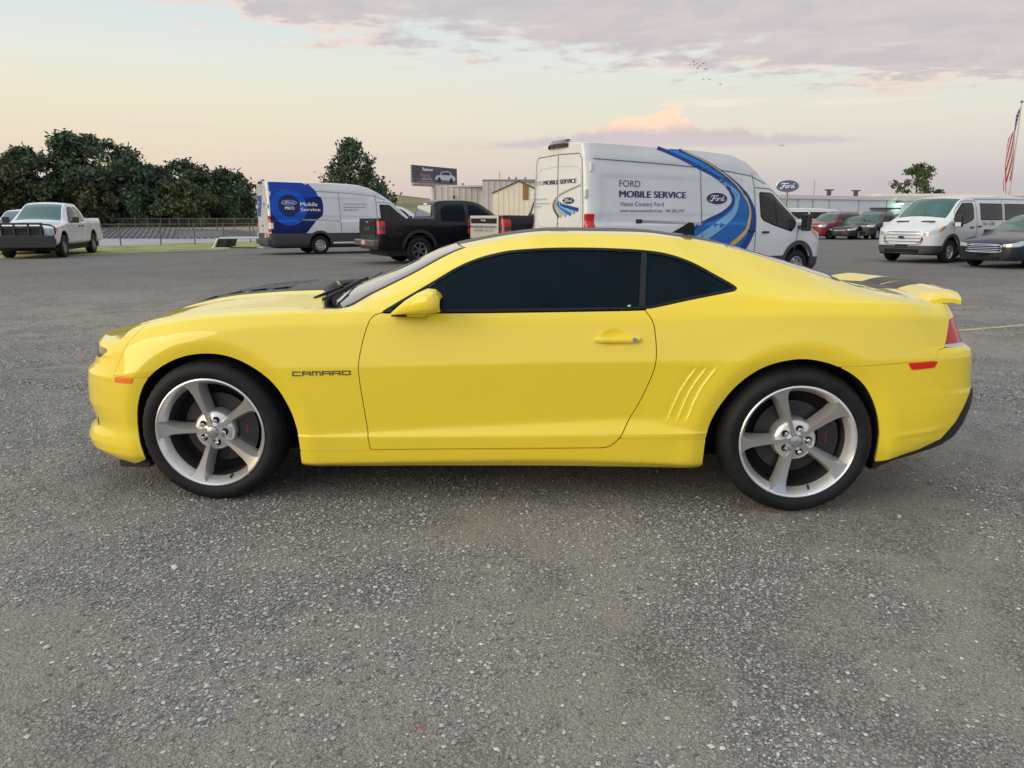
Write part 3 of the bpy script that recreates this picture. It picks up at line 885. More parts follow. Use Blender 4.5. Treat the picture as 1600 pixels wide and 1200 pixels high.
# shark-fin aerial
b = MB()
fp = [(2.36, 1.315), (2.423, 1.352), (2.452, 1.372), (2.481, 1.368), (2.488, 1.30)]
b.poly([(x, -.012, z) for x, z in fp], (0, .024, 0))
b.build('antenna', black_trim, roof)

# spoiler
def spoiler(y0, y1, n):
    rows = []
    for q in range(n + 1):
        y = y0 + (y1 - y0) * q / n
        a = abs(y) / .715
        dr = -.030 * max(0, (a - .80) / .20)**1.6
        fx = .035 * a**2
        wd = 1.0 if a < .97 else .86
        sec = [(3.415 + fx, 1.020), (3.435 + fx, 1.032), (3.49, 1.048), (3.55, 1.058), (3.605, 1.056), (3.638 * wd + 3.60 * (1 - wd), 1.046), (3.641 * wd + 3.60 * (1 - wd), 1.028), (3.585, 1.026), (3.52, 1.020), (3.45 + fx, 1.010)]
        bow = .115 * (1 - a * a)
        rows.append([(x + bow, y, z - .006 + dr * (1 if i not in (7, 8, 9) else .6)) for i, (x, z) in enumerate(sec + [sec[0]])])
    return rows
b = MB()
rr = spoiler(-.715, .715, 60)
b.grid(rr)
for end in (rr[0], rr[-1]): b.bm.faces.new([b.bm.verts.new(p) for p in end[:-1]])
bmesh.ops.remove_doubles(b.bm, verts=b.bm.verts[:], dist=1e-5)
sp = b.build('spoiler', yel, car, True)
for y0, y1 in ((-.23, -.015), (.015, .23)):
    b = MB(); b.grid([[(x + (.0012 if i > 3 else -.0012), y, z + .0015) for i, (x, y, z) in enumerate(row[:7])] for row in spoiler(y0, y1, 16)])
    b.build('spoiler_stripe', stripe_black, sp, True)
MB().b2((3.55, -.50, 1.0), (3.64, .50, 1.018)).build('spoiler_base', black_trim, sp)

# mirrors, handles, lettering
def mirror_mesh(sgn):
    st = [(.930, .952, .962, .93, .95), (.960, .956, .987, .92, .985), (1.010, .963, 1.027, .915, 1.03), (1.065, .968, 1.060, .915, 1.065), (1.115, .972, 1.082, .92, 1.085), (1.150, .975, 1.079, .925, 1.09), (1.172, .978, 1.058, .93, 1.08), (1.179, .984, 1.040, .94, 1.07)]
    b = MB()
    rows = []
    for x, z0, z1, ya, yb in st:
        row = []
        for k in range(21):
            t = 2 * math.pi * k / 20
            c, s = math.cos(t), math.sin(t)
            e = .62
            u = math.copysign(abs(c)**e, c); v = math.copysign(abs(s)**e, s)
            row.append((x, sgn * ((ya + yb) / 2 + u * (yb - ya) / 2), (z0 + z1) / 2 + v * (z1 - z0) / 2))
        rows.append(row)
    b.grid(rows)
    b.bm.faces.new([b.bm.verts.new(p) for p in rows[0][:-1]])
    bmesh.ops.remove_doubles(b.bm, verts=b.bm.verts[:], dist=1e-5)
    return b, rows[-1]
for sgn in (-1, 1):
    b, last = mirror_mesh(sgn)
    m_ = b.build('wing_mirror', yel, car, True)
    b = MB(); b.bm.faces.new([b.bm.verts.new(p) for p in last[:-1]]); b.build('mirror_glass', mat('mirror_glass', (.4, .42, .45), .03, 1.0), m_)
    MB().b2((1.005, sgn * .86, .945), (1.095, sgn * .95, .968), .006).build('mirror_arm', yel, m_)
    MB().b2((.93, sgn * .872, .9435), (1.09, sgn * .935, .949)).build('mirror_gasket', black_trim, m_)
    b = MB()
    rows = []
    for q in range(13):
        x = 1.884 + (2.096 - 1.884) * q / 12
        e = .5 + .5 * min(1, min(q, 12 - q) / 1.0)
        y0 = float(hb.side_pt(1.88 if q < 6 else 2.10, .842).y) * -1
        yb = y0 + .020 * min(1, .62 + .2 * min(q, 12 - q))
        zc = .838 + .002 * q / 12; hh = .0128 * (e * .25 + .75)
        rows.append([(x, sgn * v, w) for v, w in ((y0 - .012, zc - hh), (yb - .004, zc - hh), (yb, zc - hh * .55), (yb + .001, zc + hh * .3), (yb - .005, zc + hh), (y0 - .012, zc + hh), (y0 - .012, zc - hh))])
    b.grid(rows)
    for r_ in (rows[0], rows[-1]): b.bm.faces.new([b.bm.verts.new(p) for p in r_[:-1]])
    bmesh.ops.remove_doubles(b.bm, verts=b.bm.verts[:], dist=1e-5)
    dh = b.build('door_handle', yel, car, True)
    b = MB(); yk = float(hb.side_pt(2.10, .842).y) * -1 + .019
    b.lathe([(0, -.004), (.010, -.004), (.012, 0.002)], 20)
    for v in b.bm.verts: v.co.x += 2.068; v.co.y = sgn * (yk - v.co.y * 1) ; v.co.z += .842
    b.build('key_lock', alloy_bright, dh)

# squared badge lettering on the front wing, built stroke by stroke
def badge(sgn):
    b = MB()
    Lw, H, t, gap = .0365, .0175, .0046, .0052
    glyph = {'C': [(0, 0, 1, 0), (0, 0, 0, 1), (0, 1, 1, 1)], 'A': [(0, 0, 0, 1), (0, 1, 1, 1), (1, 1, 1, 0), (0, .42, 1, .42)], 'M': [(0, 0, 0, 1), (0, 1, 1, 1), (1, 1, 1, 0), (.5, 1, .5, 0)],
             'R': [(0, 0, 0, 1), (0, 1, 1, 1), (1, 1, 1, .42), (0, .42, 1, .42), (.7, .42, 1, 0)], 'O': [(0, 0, 1, 0), (0, 0, 0, 1), (0, 1, 1, 1), (1, 1, 1, 0)]}
    x0 = .440
    word = 'CAMARO'
    for i, ch in enumerate(word):
        for (a, c, d, e) in glyph[ch]:
            p0 = np.array((x0 + a * Lw, .655 + (x0 - .44) * .03 + c * H)); p1 = np.array((x0 + d * Lw, .655 + (x0 - .44) * .03 + e * H))
            dv = p1 - p0; L = np.linalg.norm(dv); dv = dv / L; nn = np.array((-dv[1], dv[0])) * t / 2
            q = [p0 - dv * t / 2 - nn, p1 + dv * t / 2 - nn, p1 + dv * t / 2 + nn, p0 - dv * t / 2 + nn]
            pts = [hb.side_pt(x, z, .0035) for x, z in q]
            if sgn > 0: pts = [Vector((p.x, -p.y, p.z)) for p in pts]
            b.poly(pts, (0, -sgn * .004, 0))
        x0 += Lw + gap + .0065
    return b
for sgn in (-1, 1):
    badge(sgn).build('lettering', mat('badge_grey', (0.16, 0.16, 0.17), 0.25, 0.8), car)
# sticker on the door glass
b = MB(); q = [hb.side_pt(x, z, -.002) for x, z in ((2.035, .985), (2.052, .985), (2.050, 1.0), (2.036, .998))]
b.poly(q, (0, -.001, 0)).build('sticker', mat('sticker_blue', (.25, .5, .55), .5), car)

# chassis: floor, wheel wells, cabin floor
b = MB()
b.b2((-.80, -.60, .19), (3.45, .60, .30)); b.b2((.46, -.80, .185), (2.40, .80, .32)); b.b2((3.25, -.7, .30), (3.5, .7, .6)); b.b2((-.70, -.70, .25), (-.42, .70, .60))
b.build('underbody', dark_void, car)
for cx, poly in ((0.02, FARCH), (2.83, RARCH)):
    for sgn in (-1, 1):
        b = MB()
        o = [(cx + (p[0] - cx) * 1.015, max(.215, .35 + (p[1] - .35) * 1.015 if p[1] > .35 else p[1])) for p in poly]
        b.grid([[(x, sgn * y, z) for y in (.60, .75, -hb.side_pt(q[0], max(q[1], .23)).y - .006)] for (x, z), q in zip(o, poly)])
        b.bm.faces.new([b.bm.verts.new((x, sgn * .60, z)) for x, z in o])
        b.build('wheel_well', dark_void, car)
hero_wheel('wheel', car, (0.0, -.800, .357), -1, .358, .245, 107)
hero_wheel('wheel', car, (2.852, -.800, .357), -1, .358, .275, 111)
hero_wheel('wheel', car, (0.0, .800, .357), 1, .358, .245, 90)
hero_wheel('wheel', car, (2.852, .800, .357), 1, .358, .275, 80)
# ------------------------------------------------------------------ other vehicles
# local frame: nose at x=0 on the ground, tail at x=+L, left side y<0, right side y>0
def arch_poly(cx, r, zc, low=-.3):
    return [(cx - r, low)] + [(cx - r * math.cos(math.pi * k / 14), zc + r * math.sin(math.pi * k / 14)) for k in range(15)] + [(cx + r, low)]


class Auto:
    def __init__(s, L, w, top, zb, zs, zbelt, tumble=.62, plan=None, gx=None, gz=None, step=.04, rows=(3, 4, 10, 8, 10, 8), disp=None, nose=.10, dxr=None, dxf=None, soft=4):
        """top: [(x, zE, yE)]; zb/zs/zbelt: bottom, sill and belt heights (number or [(x,z)])"""
        s.L, s.w = L, w
        ev = lambda p, x: float(np.interp(x, *np.array(p).T)) if isinstance(p, (list, tuple)) else p
        xs, fe = [], []
        for x, ze, ye in top:
            b = min(ev(zbelt, x), ze - .05)
            z0 = ev(zb, x); zsl = ev(zs, x)
            ym = w * .985
            t = .5
            fe.append([(z0, w - .10), (z0 + .06, w - .02), (zsl, w - .004), ((zsl + b) / 2 + .02, w), (b, ym), (b + (ze - b) * .62, ym + (ye - ym) * tumble), (ze, ye)])
            xs.append(x)
        if plan is None:
            plan = [(0, 0), (.01, .3), (.05, .6), (.13, .80), (.28, .93), (.50, .985), (.8, 1.0), (L / 2, 1.0), (L - .7, 1.0), (L - .35, .985), (L - .14, .93), (L - .05, .82), (L - .015, .6), (L, .3), (L, 0)]
        s.b = Body(plan, xs, fe, list(rows), dxf, dxr, (.0, .8) if dxf else None, (L - .8, L - .1) if dxr else None, step=step, soft=soft, crisp=((2, .4), (4, .3)), gx=gx or [(0, 0), (L, 0)], gz=gz or [(0, .02), (L, .02)], ntop=16, disp=disp)

    def pt(s, x, z, side, off=.004):
        p = s.b.side_pt(x, z, off)
        return p if side < 0 else Vector((p.x, -p.y, p.z))

    def rear_x(s, y, z):
        P = s.b.P; c = np.where(s.b.bx > s.L * .8)[0]
        k = int(np.argmin(np.abs(P[c[len(c) // 2], :, 2] - z)))
        Y = -P[c, k, 1]; Xx = P[c, k, 0]; o = np.argsort(Y)
        return float(np.interp(abs(y), Y[o], Xx[o]))

    def front_x(s, y, z):
        P = s.b.P; c = np.where(s.b.bx < s.L * .2)[0]
        k = int(np.argmin(np.abs(P[c[0], :, 2] - z)))
        k = min(max(k, 1), P.shape[1] - 1)
        Y = -P[c, k, 1]; Xx = P[c, k, 0]; o = np.argsort(Y)
        return float(np.interp(abs(y), Y[o], Xx[o]))


def ribbon(A, pts, width, m, parent, side, name='seam', off=.009):
    """thin band lying on the side of a vehicle"""
    pts = [np.array(p, float) for p in pts]
    if len(pts) < 9:
        q = [pts[0]]
        for a, c in zip(pts, pts[1:]):
            n = max(1, int(np.linalg.norm(c - a) / .10))
            q += [a + (c - a) * k / n for k in range(1, n + 1)]
        pts = q
    ws = width if isinstance(width, (list, tuple)) else [width] * len(pts)
    V, F = [], []
    for i, p in enumerate(pts):
        t = pts[min(i + 1, len(pts) - 1)] - pts[max(i - 1, 0)]; t /= np.linalg.norm(t); n = np.array((-t[1], t[0])) * ws[i] / 2
        for q in (p + n, p - n):
            V.append(A.pt(q[0], q[1], side, off))
    F = [[2 * i, 2 * i + 1, 2 * i + 3, 2 * i + 2] for i in range(len(pts) - 1)]
    return link(name, mesh_pd(name, V, F), m, parent)


def embolden(me, d, bold, lift):
    """thicker strokes: the same letters printed again a hair to the side"""
    if not bold: return me
    bm = bmesh.new(); bm.from_mesh(me)
    g = bm.faces[:] + bm.edges[:] + bm.verts[:]
    for k in (-1, 1):
        r = bmesh.ops.duplicate(bm, geom=g)
        for q in r['geom']:
            if isinstance(q, bmesh.types.BMVert): q.co += (Vector(d) * bold * k + Vector(lift) * (2 + k)) 
    bm.to_mesh(me); bm.free()
    return me


def side_text(A, s, x0, z0, h, m, parent, side, width=None, bold=0.0, shear=0.0, off=.006, name='lettering', dz=0.0):
    me = text_mesh(s, h / .72, 0, 0, shear)
    xs_ = [v.co.x for v in me.vertices]
    sc = (width / (max(xs_) - min(xs_))) if width else 1.0
    x1 = min(xs_)
    d = -1 if side > 0 else 1
    for v in me.vertices:
        u = (v.co.x - x1) * sc
        v.co = A.pt(x0 + d * u, z0 + v.co.y + dz * u, side, off)
    return link(name, embolden(me, (d, 0, 0), bold, (0, side * .001, 0)), m, parent)


def rear_text(A, s, y0, z0, h, m, parent, width=None, bold=0.0, off=.008, front=False, name='lettering', tilt=0.0):
    me = text_mesh(s, h / .72, 0, 0)
    xs_ = [v.co.x for v in me.vertices]; x1 = min(xs_)
    sc = (width / (max(xs_) - x1)) if width else 1.0
    for v in me.vertices:
        u = (v.co.x - x1) * sc; z = z0 + v.co.y + tilt * u
        if front:
            v.co = Vector((A.front_x(y0 - u, z) - off, y0 - u, z))
        else:
            v.co = Vector((A.rear_x(y0 + u, z) + off, y0 + u, z))
    return link(name, embolden(me, (0, -1 if front else 1, 0), bold, (-.001 if front else .001, 0, 0)), m, parent)


def wheel_std(parent, loc, side, R, w, kind='steel', m_rim=None, rim_r=None, nsp=6):
    root = empty('wheel', parent, loc, (0, 0, 0 if side < 0 else math.pi))
    r = rim_r or R * .60
    link('tyre', tyre_mesh(R, r, w, 40, False), rubber, root)
    h = w / 2
    m_rim = m_rim or steel
    b = MB()
    b.lathe([(r + .004, -h * .86), (r - .012, -h * .88), (r - .03, -h * .72), (r - .05, -h * .1), (r - .05, h * .8)], 32)
    rm = b.build('rim', m_rim, root, True)
    b = MB()
    if kind == 'steel':
        b.lathe([(0, -h * .62), (.05, -h * .66), (.09, -h * .60), (r * .62, -h * .74), (r * .80, -h * .60), (r - .03, -h * .55)], 32)
        f = b.build('wheel_disc', m_rim, rm, True)
        b = MB()
        for k in range(8):
            a = 2 * math.pi * k / 8
            b.lathe([(.001, 0), (.022, 0)], 8)
            for v in b.bm.verts[-16:] if False else list(b.bm.verts)[-16:]:
                v.co.x += math.cos(a) * r * .72; v.co.z += math.sin(a) * r * .72; v.co.y = -h * .745
        b.build('vent_hole', dark_void, f)
        b = MB(); b.lathe([(0, -h * .80), (.055, -h * .78), (.07, -h * .62)], 20); b.build('hub', m_rim, rm, True)
    else:
        for k in range(nsp):
            a = 2 * math.pi * k / nsp + .3
            c, s_ = math.cos(a), math.sin(a)
            f = lambda rr, t, y: (rr * c - t * s_, y, rr * s_ + t * c)
            t0, t1 = r * .13, r * .20
            b.grid([[f(r * .15, -t0, -h * .5), f(r * .15, -t0 * .8, -h * .72), f(r * .15, t0 * .8, -h * .72), f(r * .15, t0, -h * .5)],
                    [f(r * .6, -t0, -h * .5), f(r * .6, -t0 * .8, -h * .76), f(r * .6, t0 * .8, -h * .76), f(r * .6, t0, -h * .5)],
                    [f(r * .97, -t1, -h * .5), f(r * .97, -t1 * .9, -h * .82), f(r * .97, t1 * .9, -h * .82), f(r * .97, t1, -h * .5)]])
        b.build('spokes', m_rim, rm)
        b = MB(); b.lathe([(0, -h * .74), (r * .2, -h * .72), (r * .24, -h * .5)], 20); b.build('hub', m_rim, rm, True)
    b = MB(); b.lathe([(0, -h * .30), (r - .045, -h * .30)], 24); b.build('brake', dark_void, root)
    return root


def wheels4(parent, xf, xr, track, R, w, **kw):
    for x in (xf, xr):
        for sgn in (-1, 1):
            wheel_std(parent, (x, sgn * (track - w / 2), R), sgn, R, w, **kw)


def wells(parent, A, xf, xr, r, zc):
    b = MB()
    b.b2((.35, -A.w + .12, .25), (A.L - .3, A.w - .12, .50))
    b.build('chassis', dark_void, parent)
    for cx in (xf, xr):
        for sgn in (-1, 1):
            b = MB()
            o = arch_poly(cx, r * 1.03, zc, zc - .05)
            b.grid([[(x, sgn * y, z) for y in (A.w - .36, A.w - .03)] for x, z in o])
            b.bm.faces.new([b.bm.verts.new((x, sgn * (A.w - .36), z)) for x, z in o])
            b.build('wheel_well', dark_void, parent)


def oval(A, cx, cz, rx, rz, parent, side, m_rim, m_in, m_txt, word='Ford', off=.006):
    """blue oval badge with script on the flank"""
    V = [A.pt(cx + rx * 1.07 * math.cos(t), cz + rz * 1.10 * math.sin(t), side, off) for t in np.linspace(0, 2 * math.pi, 41)[:-1]]
    o = link('badge', mesh_pd('badge', V, [list(range(40))], smooth=False), m_rim, parent)
    V = [A.pt(cx + rx * math.cos(t), cz + rz * math.sin(t), side, off + .003) for t in np.linspace(0, 2 * math.pi, 41)[:-1]]
    link('badge_field', mesh_pd('badge_field', V, [list(range(40))], smooth=False), m_in, o)
    d = -1 if side > 0 else 1
    script(lambda u, v: A.pt(cx + d * u * rx, cz + v * rz, side, off + .007), m_txt, o)
    return o


SCRIPT = [  # strokes in the unit oval: a looping F, then o r d
    ([(-.60, .28), (-.50, .44), (-.30, .46), (-.05, .42), (.12, .50)], .10), ([(-.26, .42), (-.34, .10), (-.42, -.25), (-.55, -.45), (-.66, -.38), (-.62, -.22)], .13), ([(-.50, .0), (-.34, .02), (-.20, .08)], .08),
    ([(-.02, .08), (-.14, .0), (-.18, -.22), (-.08, -.34), (.04, -.24), (.06, -.04), (-.02, .08), (.10, .04)], .09), ([(.16, .08), (.14, -.12), (.11, -.34)], .10), ([(.14, -.08), (.22, .08), (.31, .06)], .08),
    ([(.52, .04), (.42, .06), (.35, -.12), (.38, -.32), (.48, -.28), (.54, -.06)], .09), ([(.66, .48), (.58, .16), (.53, -.14), (.53, -.32), (.64, -.28), (.72, -.16)], .10)]
def script(place, m, parent, name='script'):
    V, F = [], []
    for pts, w in SCRIPT:
        p = spline(pts, 5); n0 = len(V)
        for i, q in enumerate(p):
            t = p[min(i + 1, len(p) - 1)] - p[max(i - 1, 0)]
            t = t / max(np.linalg.norm(t), 1e-9); n = np.array((-t[1], t[0])) * w / 2 * np.array((.62, 1.25))
            V += [place(*(q + n)), place(*(q - n))]
        F += [[n0 + 2 * i, n0 + 2 * i + 1, n0 + 2 * i + 3, n0 + 2 * i + 2] for i in range(len(p) - 1)]
    return link(name, mesh_pd(name, V, F, smooth=False), m, parent)


navy = mat('navy_print', (0.018, 0.022, 0.10), 0.5)
navy_soft = mat('navy_thin_print', (0.06, 0.065, 0.16), 0.5)
blue_mid = mat('blue_print', (0.012, 0.125, 0.42), 0.4, spec=.3)
blue_deep = mat('blue_deep_print', (0.008, 0.045, 0.24), 0.4, spec=.3)
blue_bright = mat('blue_bright_print', (0.006, 0.20, 0.66), 0.4, spec=.3)
blue_light = mat('blue_light_print', (0.16, 0.38, 0.62), 0.35, coat=.5)
gold_print = mat('gold_print', (0.60, 0.37, 0.06), 0.4, coat=.5)
white_print = mat('white_print', (0.80, 0.80, 0.80), 0.4)
grey_print = mat('grey_print', (0.30, 0.31, 0.33), 0.5)
seam_mat = mat('seam_grey', (0.11, 0.115, 0.12), 0.6)
van_glass = mat('van_glass', (0.014, 0.018, 0.018), 0.04, spec=.35)
cab_glass = mat('cab_glass', (0.026, 0.092, 0.075), 0.04, spec=.6)

VAN_HI = [(0, .93, .72), (.12, 1.02, .76), (.35, 1.12, .80), (.62, 1.22, .82), (.90, 1.34, .83), (1.10, 1.50, .83), (1.35, 1.71, .81), (1.87, 2.12, .77), (2.25, 2.37, .75), (2.6, 2.545, .76), (3.1, 2.655, .80), (4.0, 2.695, .83), (5.3, 2.715, .84), (6.5, 2.73, .84), (6.71, 2.72, .83)]
VAN_LO = [(0, .93, .72), (.12, 1.02, .76), (.35, 1.12, .80), (.62, 1.22, .82), (.90, 1.34, .83), (1.10, 1.48, .83), (1.35, 1.68, .81), (1.70, 1.93, .78), (2.0, 2.01, .78), (2.6, 2.06, .80), (4.0, 2.08, .82), (5.5, 2.08, .82), (5.98, 2.06, .80)]
def van_plan(L):
    return [(0, 0), (.012, .3), (.06, .58), (.14, .78), (.28, .92), (.50, .985), (.85, 1.0), (2, 1.0), (L / 2, 1.0), (L - 1.2, 1.0), (L - .35, .997), (L - .12, .975), (L - .035, .93), (L - .005, .86), (L, .6), (L, .3), (L, 0)]


def service_van(label, loc, rz, L, top, clad_z, group, side, paint=None, amber=False, passenger=False):
    t = thing('passenger_van' if passenger else 'service_van', label, 'van', loc, rz, group)
    w = 1.03
    xr = L - 1.93 if L > 6.5 else L - 1.21
    A = Auto(L, w, top, .30, .62, 1.30, tumble=.40, plan=van_plan(L), gx=[(0, 0), (.7, 0), (.95, -.22), (1.9, -.28), (2.6, -.1), (3.2, 0), (L, 0)], gz=[(0, .04), (.9, .06), (2, .03), (3, .07), (L, .07)], rows=(3, 4, 12, 10, 22, 8),
             disp=None if passenger else van_disp)
    b = A.b; X, Z, Y = b.X, b.Z, b.Y
    wp = paint or white_paint
    xa = 1.02
    af, ar = sdf(arch_poly(xa, .43, .40), X, Z), sdf(arch_poly(xr, .43, .40), X, Z)
    opn = np.minimum(-af, -ar)
    WIN = [(1.13, 1.34), (1.18, 1.42), (1.72, 1.885), (1.80, 1.925), (2.20, 1.935), (2.245, 1.90), (2.235, 1.42), (2.16, 1.335), (1.85, 1.24), (1.28, 1.10), (1.16, 1.20)]
    if passenger:
        WIN = [(1.05, 1.33), (1.30, 1.56), (1.66, 1.83), (1.74, 1.865), (2.22, 1.875), (2.26, 1.84), (2.245, 1.40), (2.16, 1.325), (1.85, 1.24), (1.25, 1.12), (1.12, 1.20)]
    sw = sdf(WIN, X, Z)
    cladl = np.where(X > 1.6, clad_z, clad_z - .05 * (X < .9)) - Z
    glasses = [sw]
    if passenger:
        for xa0, xa1 in ((2.62, 4.0), (4.14, L - .25)):
            glasses.append(sdf([(xa0, 1.32), (xa1, 1.32), (xa1, 1.86), (xa0, 1.86)], X, Z))
    gl = np.maximum.reduce(glasses)
    TLs = np.minimum.reduce([X - (L - .16), Y - .87, Z - .86, 1.47 - Z])
    b.side('body_shell', np.minimum.reduce([opn, -gl, -cladl - .001, -TLs]), wp, t, both=True, flange=.03)
    b.side('lower_cladding', np.minimum.reduce([opn, cladl]), grey_cladding, t, both=True, flange=.03, off=.006)
    for sgn in (-1, 1):
        for g in glasses:
            o = b.side('window', g - .002, black_trim, t, side=sgn, off=-.004)
            b.side('pane', g - .035, van_glass, o, side=sgn, off=-.001)
        if passenger: pass
        ribbon(A, [(1.735, 1.28), (1.745, 1.87)], .03, black_trim, t, sgn, 'window_divider', off=.003)
        for a in (xa, xr):
            fl = sdf(arch_poly(a, .52, .40, .3), X, Z)
            b.side('arch_flare', np.minimum.reduce([opn, fl, Z - .38]), grey_cladding, t, side=sgn, off=.016, flange=.02)
        tl = b.side('tail_light', TLs, lamp_red, t, side=sgn, off=.004, flange=.01)
        b.side('indicator', np.minimum(TLs, np.minimum(Z - .99, 1.22 - Z)), mat('lamp_white', (.6, .55, .52), .2, coat=1), tl, side=sgn, off=.007)
        HL = [(.02, .92), (.10, .86), (.30, .93), (.58, 1.10), (.62, 1.165), (.40, 1.13), (.15, 1.02)]
        hl = b.side('headlight', np.minimum(sdf(HL, X, Z), Y - .44), lamp_clear, t, side=sgn, off=.004)
        b.side('indicator', np.minimum(sdf([(.36, .94), (.60, 1.09), (.62, 1.16), (.46, 1.13), (.40, 1.03)], X, Z), Y - .44), lamp_amber, hl, side=sgn, off=.007)
        m_ = MB()
        m_.box((1.02, sgn * 1.19, 1.30), (.13, .20, .36), bev=.03); m_.box((1.06, sgn * 1.06, 1.20), (.07, .14, .07), bev=.015)
        wm = m_.build('wing_mirror', black_plastic, t)
        MB().box((.955, sgn * 1.19, 1.20), (.03, .18, .13), bev=.012).build('mirror_cap', wp, wm)
        MB().box((1.085, sgn * 1.19, 1.32), (.012, .16, .26)).build('mirror_glass', mat('mirror_glass', (.4, .42, .45), .03, 1.0), wm)
        hx = [(2.10, 1.10)] + ([(2.52, 1.13)] if not passenger else [(2.55, 1.13)])
        for x, z in hx:
            p = A.pt(x, z, sgn, .02)
            MB().box(p, (.20, .03, .045), bev=.01).build('door_handle', black_plastic, t)
        sm = [[(2.40, .62), (2.39, 1.2), (2.385, 1.98 if passenger else 2.30)], [(1.16, .70), (1.10, 1.0), (1.08, 1.2)], [(1.12, 1.98 if False else 1.36), (1.30, 1.62), (1.70, 1.955 if not passenger else 1.91), (1.85, 2.0 if not passenger else 1.925), (2.36, 2.02 if not passenger else 1.93)]]
        if not passenger:
            sm += [[(3.90, .62), (3.90, 1.3), (3.93, 2.33)], [(L - .17, 2.45), (4.6, 2.40), (3.4, 2.345), (2.4, 2.25), (1.95, 2.10)]]
        else:
            sm += [[(4.02, .62), (4.02, 2.0)], [(L - .2, 2.0), (4, 2.0), (2.4, 1.985)]]
        for q in sm: ribbon(A, q, .016, seam_mat, t, sgn)
        if not passenger:
            ribbon(A, [(5.52, 1.335), (3.92, 1.285)], .05, mat('rail_grey', (.33, .33, .34), .4, .6), t, sgn, 'door_rail', off=.012)
            MB().box(A.pt(5.50, 1.335, sgn, .012), (.14, .03, .075), bev=.008).build('rail_cap', black_plastic, t)
    # glass in the nose
    wsb = np.minimum.reduce([b.tx - .98, 2.02 - b.tx, b.te + b.T[..., 1] * 1 - .05]) if not passenger else np.minimum.reduce([b.tx - .98, 1.84 - b.tx, b.te + b.T[..., 1] - .05])
    b.top('roof_and_hood', -wsb, wp, t)
    o = b.top('windshield', wsb, cab_glass, t)
    b.top('windshield_edge', np.minimum(wsb, .035 - wsb), black_trim, o, off=.002)
    # bumper, grille, plate
    gr = MB()
    zc = .82
    GRL = [(-.60, .66), (-.50, .60), (.50, .60), (.60, .66), (.63, .78), (.56, .94), (.46, .98), (-.46, .98), (-.56, .94), (-.63, .78)]
    def fp(y, z, off): return (A.front_x(y, z) - off, y, z)
    V = [fp(y, z, .006) for y, z in GRL]
    ctr = fp(0, .80, .006)
    gm_ = mesh_pd('grille', [ctr] + V, [[0, i + 1, (i + 1) % len(V) + 1] for i in range(len(V))], smooth=False)
    g_ = link('grille', gm_, black_plastic, t)
    chm = chrome if passenger else mat('chrome_soft', (.5, .5, .52), .2, 1.0)
    for zq, hw in ((.69, .57), (.79, .60), (.89, .55)):
        bb = MB(); bb.tube([fp(y, zq, .022) for y in np.linspace(-hw, hw, 13)], (.015 if passenger else .010), 6); bb.build('grille_bar', chm, g_, True)
    bb = MB(); ring = [fp(y, z, .018) for y, z in [tuple(q) for q in spline(GRL, 3, True)]]; bb.tube(ring + [ring[0], ring[1]], .018, 6, False); bb.build('grille_surround', chm, g_, True)
    V = [fp(.10 * math.cos(q), .80 + .045 * math.sin(q), .05) for q in np.linspace(0, 2 * math.pi, 25)[:-1]]
    link('badge', mesh_pd('badge', V, [list(range(24))], smooth=False), mat('badge_blue', (.02, .04, .16), .3, .3), g_)
    bb = MB(); bb.b2((-.02, -.55, .33), (.05, .55, .44), .02); bb.build('lower_intake', dark_void, t)
    bb = MB(); bb.b2((-.012, -.20, .47), (.02, .20, .57), .01); bb.build('plate_holder', black_plastic, t)
    if passenger:
        for y in (-.42, .42):
            bb = MB(); bb.poly([(.62, y - .22, 1.275), (.70, y - .20, 1.30), (.70, y + .20, 1.30), (.62, y + .22, 1.275)], (0, 0, .012)); bb.build('hood_vent', black_trim, t)
    # rear face
    def rp(y, z, off=.006): return (A.rear_x(y, z) + off, y, z)
    def rib(pts, wd, name='seam', m=seam_mat, off=.006):
        V, F = [], []
        for i, p in enumerate(pts):
            p = np.array(p, float); q = np.array(pts[min(i + 1, len(pts) - 1)], float) - np.array(pts[max(i - 1, 0)], float); q /= np.linalg.norm(q); n = np.array((-q[1], q[0])) * (wd[i] if isinstance(wd, list) else wd) / 2
            V += [rp(*(p + n), off), rp(*(p - n), off)]
        return link(name, mesh_pd(name, V, [[2 * i, 2 * i + 1, 2 * i + 3, 2 * i + 2] for i in range(len(pts) - 1)]), m, t)
    zt = 2.55 if L > 6.5 else 1.95
    rib([(0, .62), (0, zt)], .018)
    for sg in (-1, 1):
        rib([(sg * .84, .62), (sg * .835, 1.6), (sg * .78, zt - .1), (sg * .70, zt), (0, zt + .02)], .016)
        hz = 1.90
        for z in (.75, 1.83, 2.3) if L > 6.5 else (.75, 1.5):
            MB().box(rp(sg * .90, z, .03), (.06, .07, .16), bev=.015).build('hinge', wp, t)
    if L > 6.5:
        # recessed window panels on the doors
        for sg in (-1, 1):
            rib([(sg * .03, 1.30), (sg * .06, 1.22), (sg * .66, 1.22), (sg * .76, 1.34), (sg * .765, 2.1), (sg * .74, 2.26), (sg * .60, 2.33), (sg * .03, 2.35)], .02, 'panel_rib', mat('white_shade', (.52, .52, .52), .5), off=.003)
        bb = MB(); P = []
        for q in range(9):
            y = -.34 + .68 * q / 8; e = math.sqrt(max(0, 1 - ((q - 4) / 4.2)**2))
            P.append([(L - .30 * e - .02, y, 2.75), (L - .20 * e, y, 2.765 + .055 * e), (L - .02 + .02 * e, y, 2.765 + .065 * e), (L + .06 * e, y, 2.735 + .03 * e), (L + .05 * e, y, 2.685), (L - .04, y, 2.68)])
        bb.grid(P); bl = bb.build('brake_light_pod', mat('pod_dark', (.03, .012, .014), .25, coat=1), t, True)
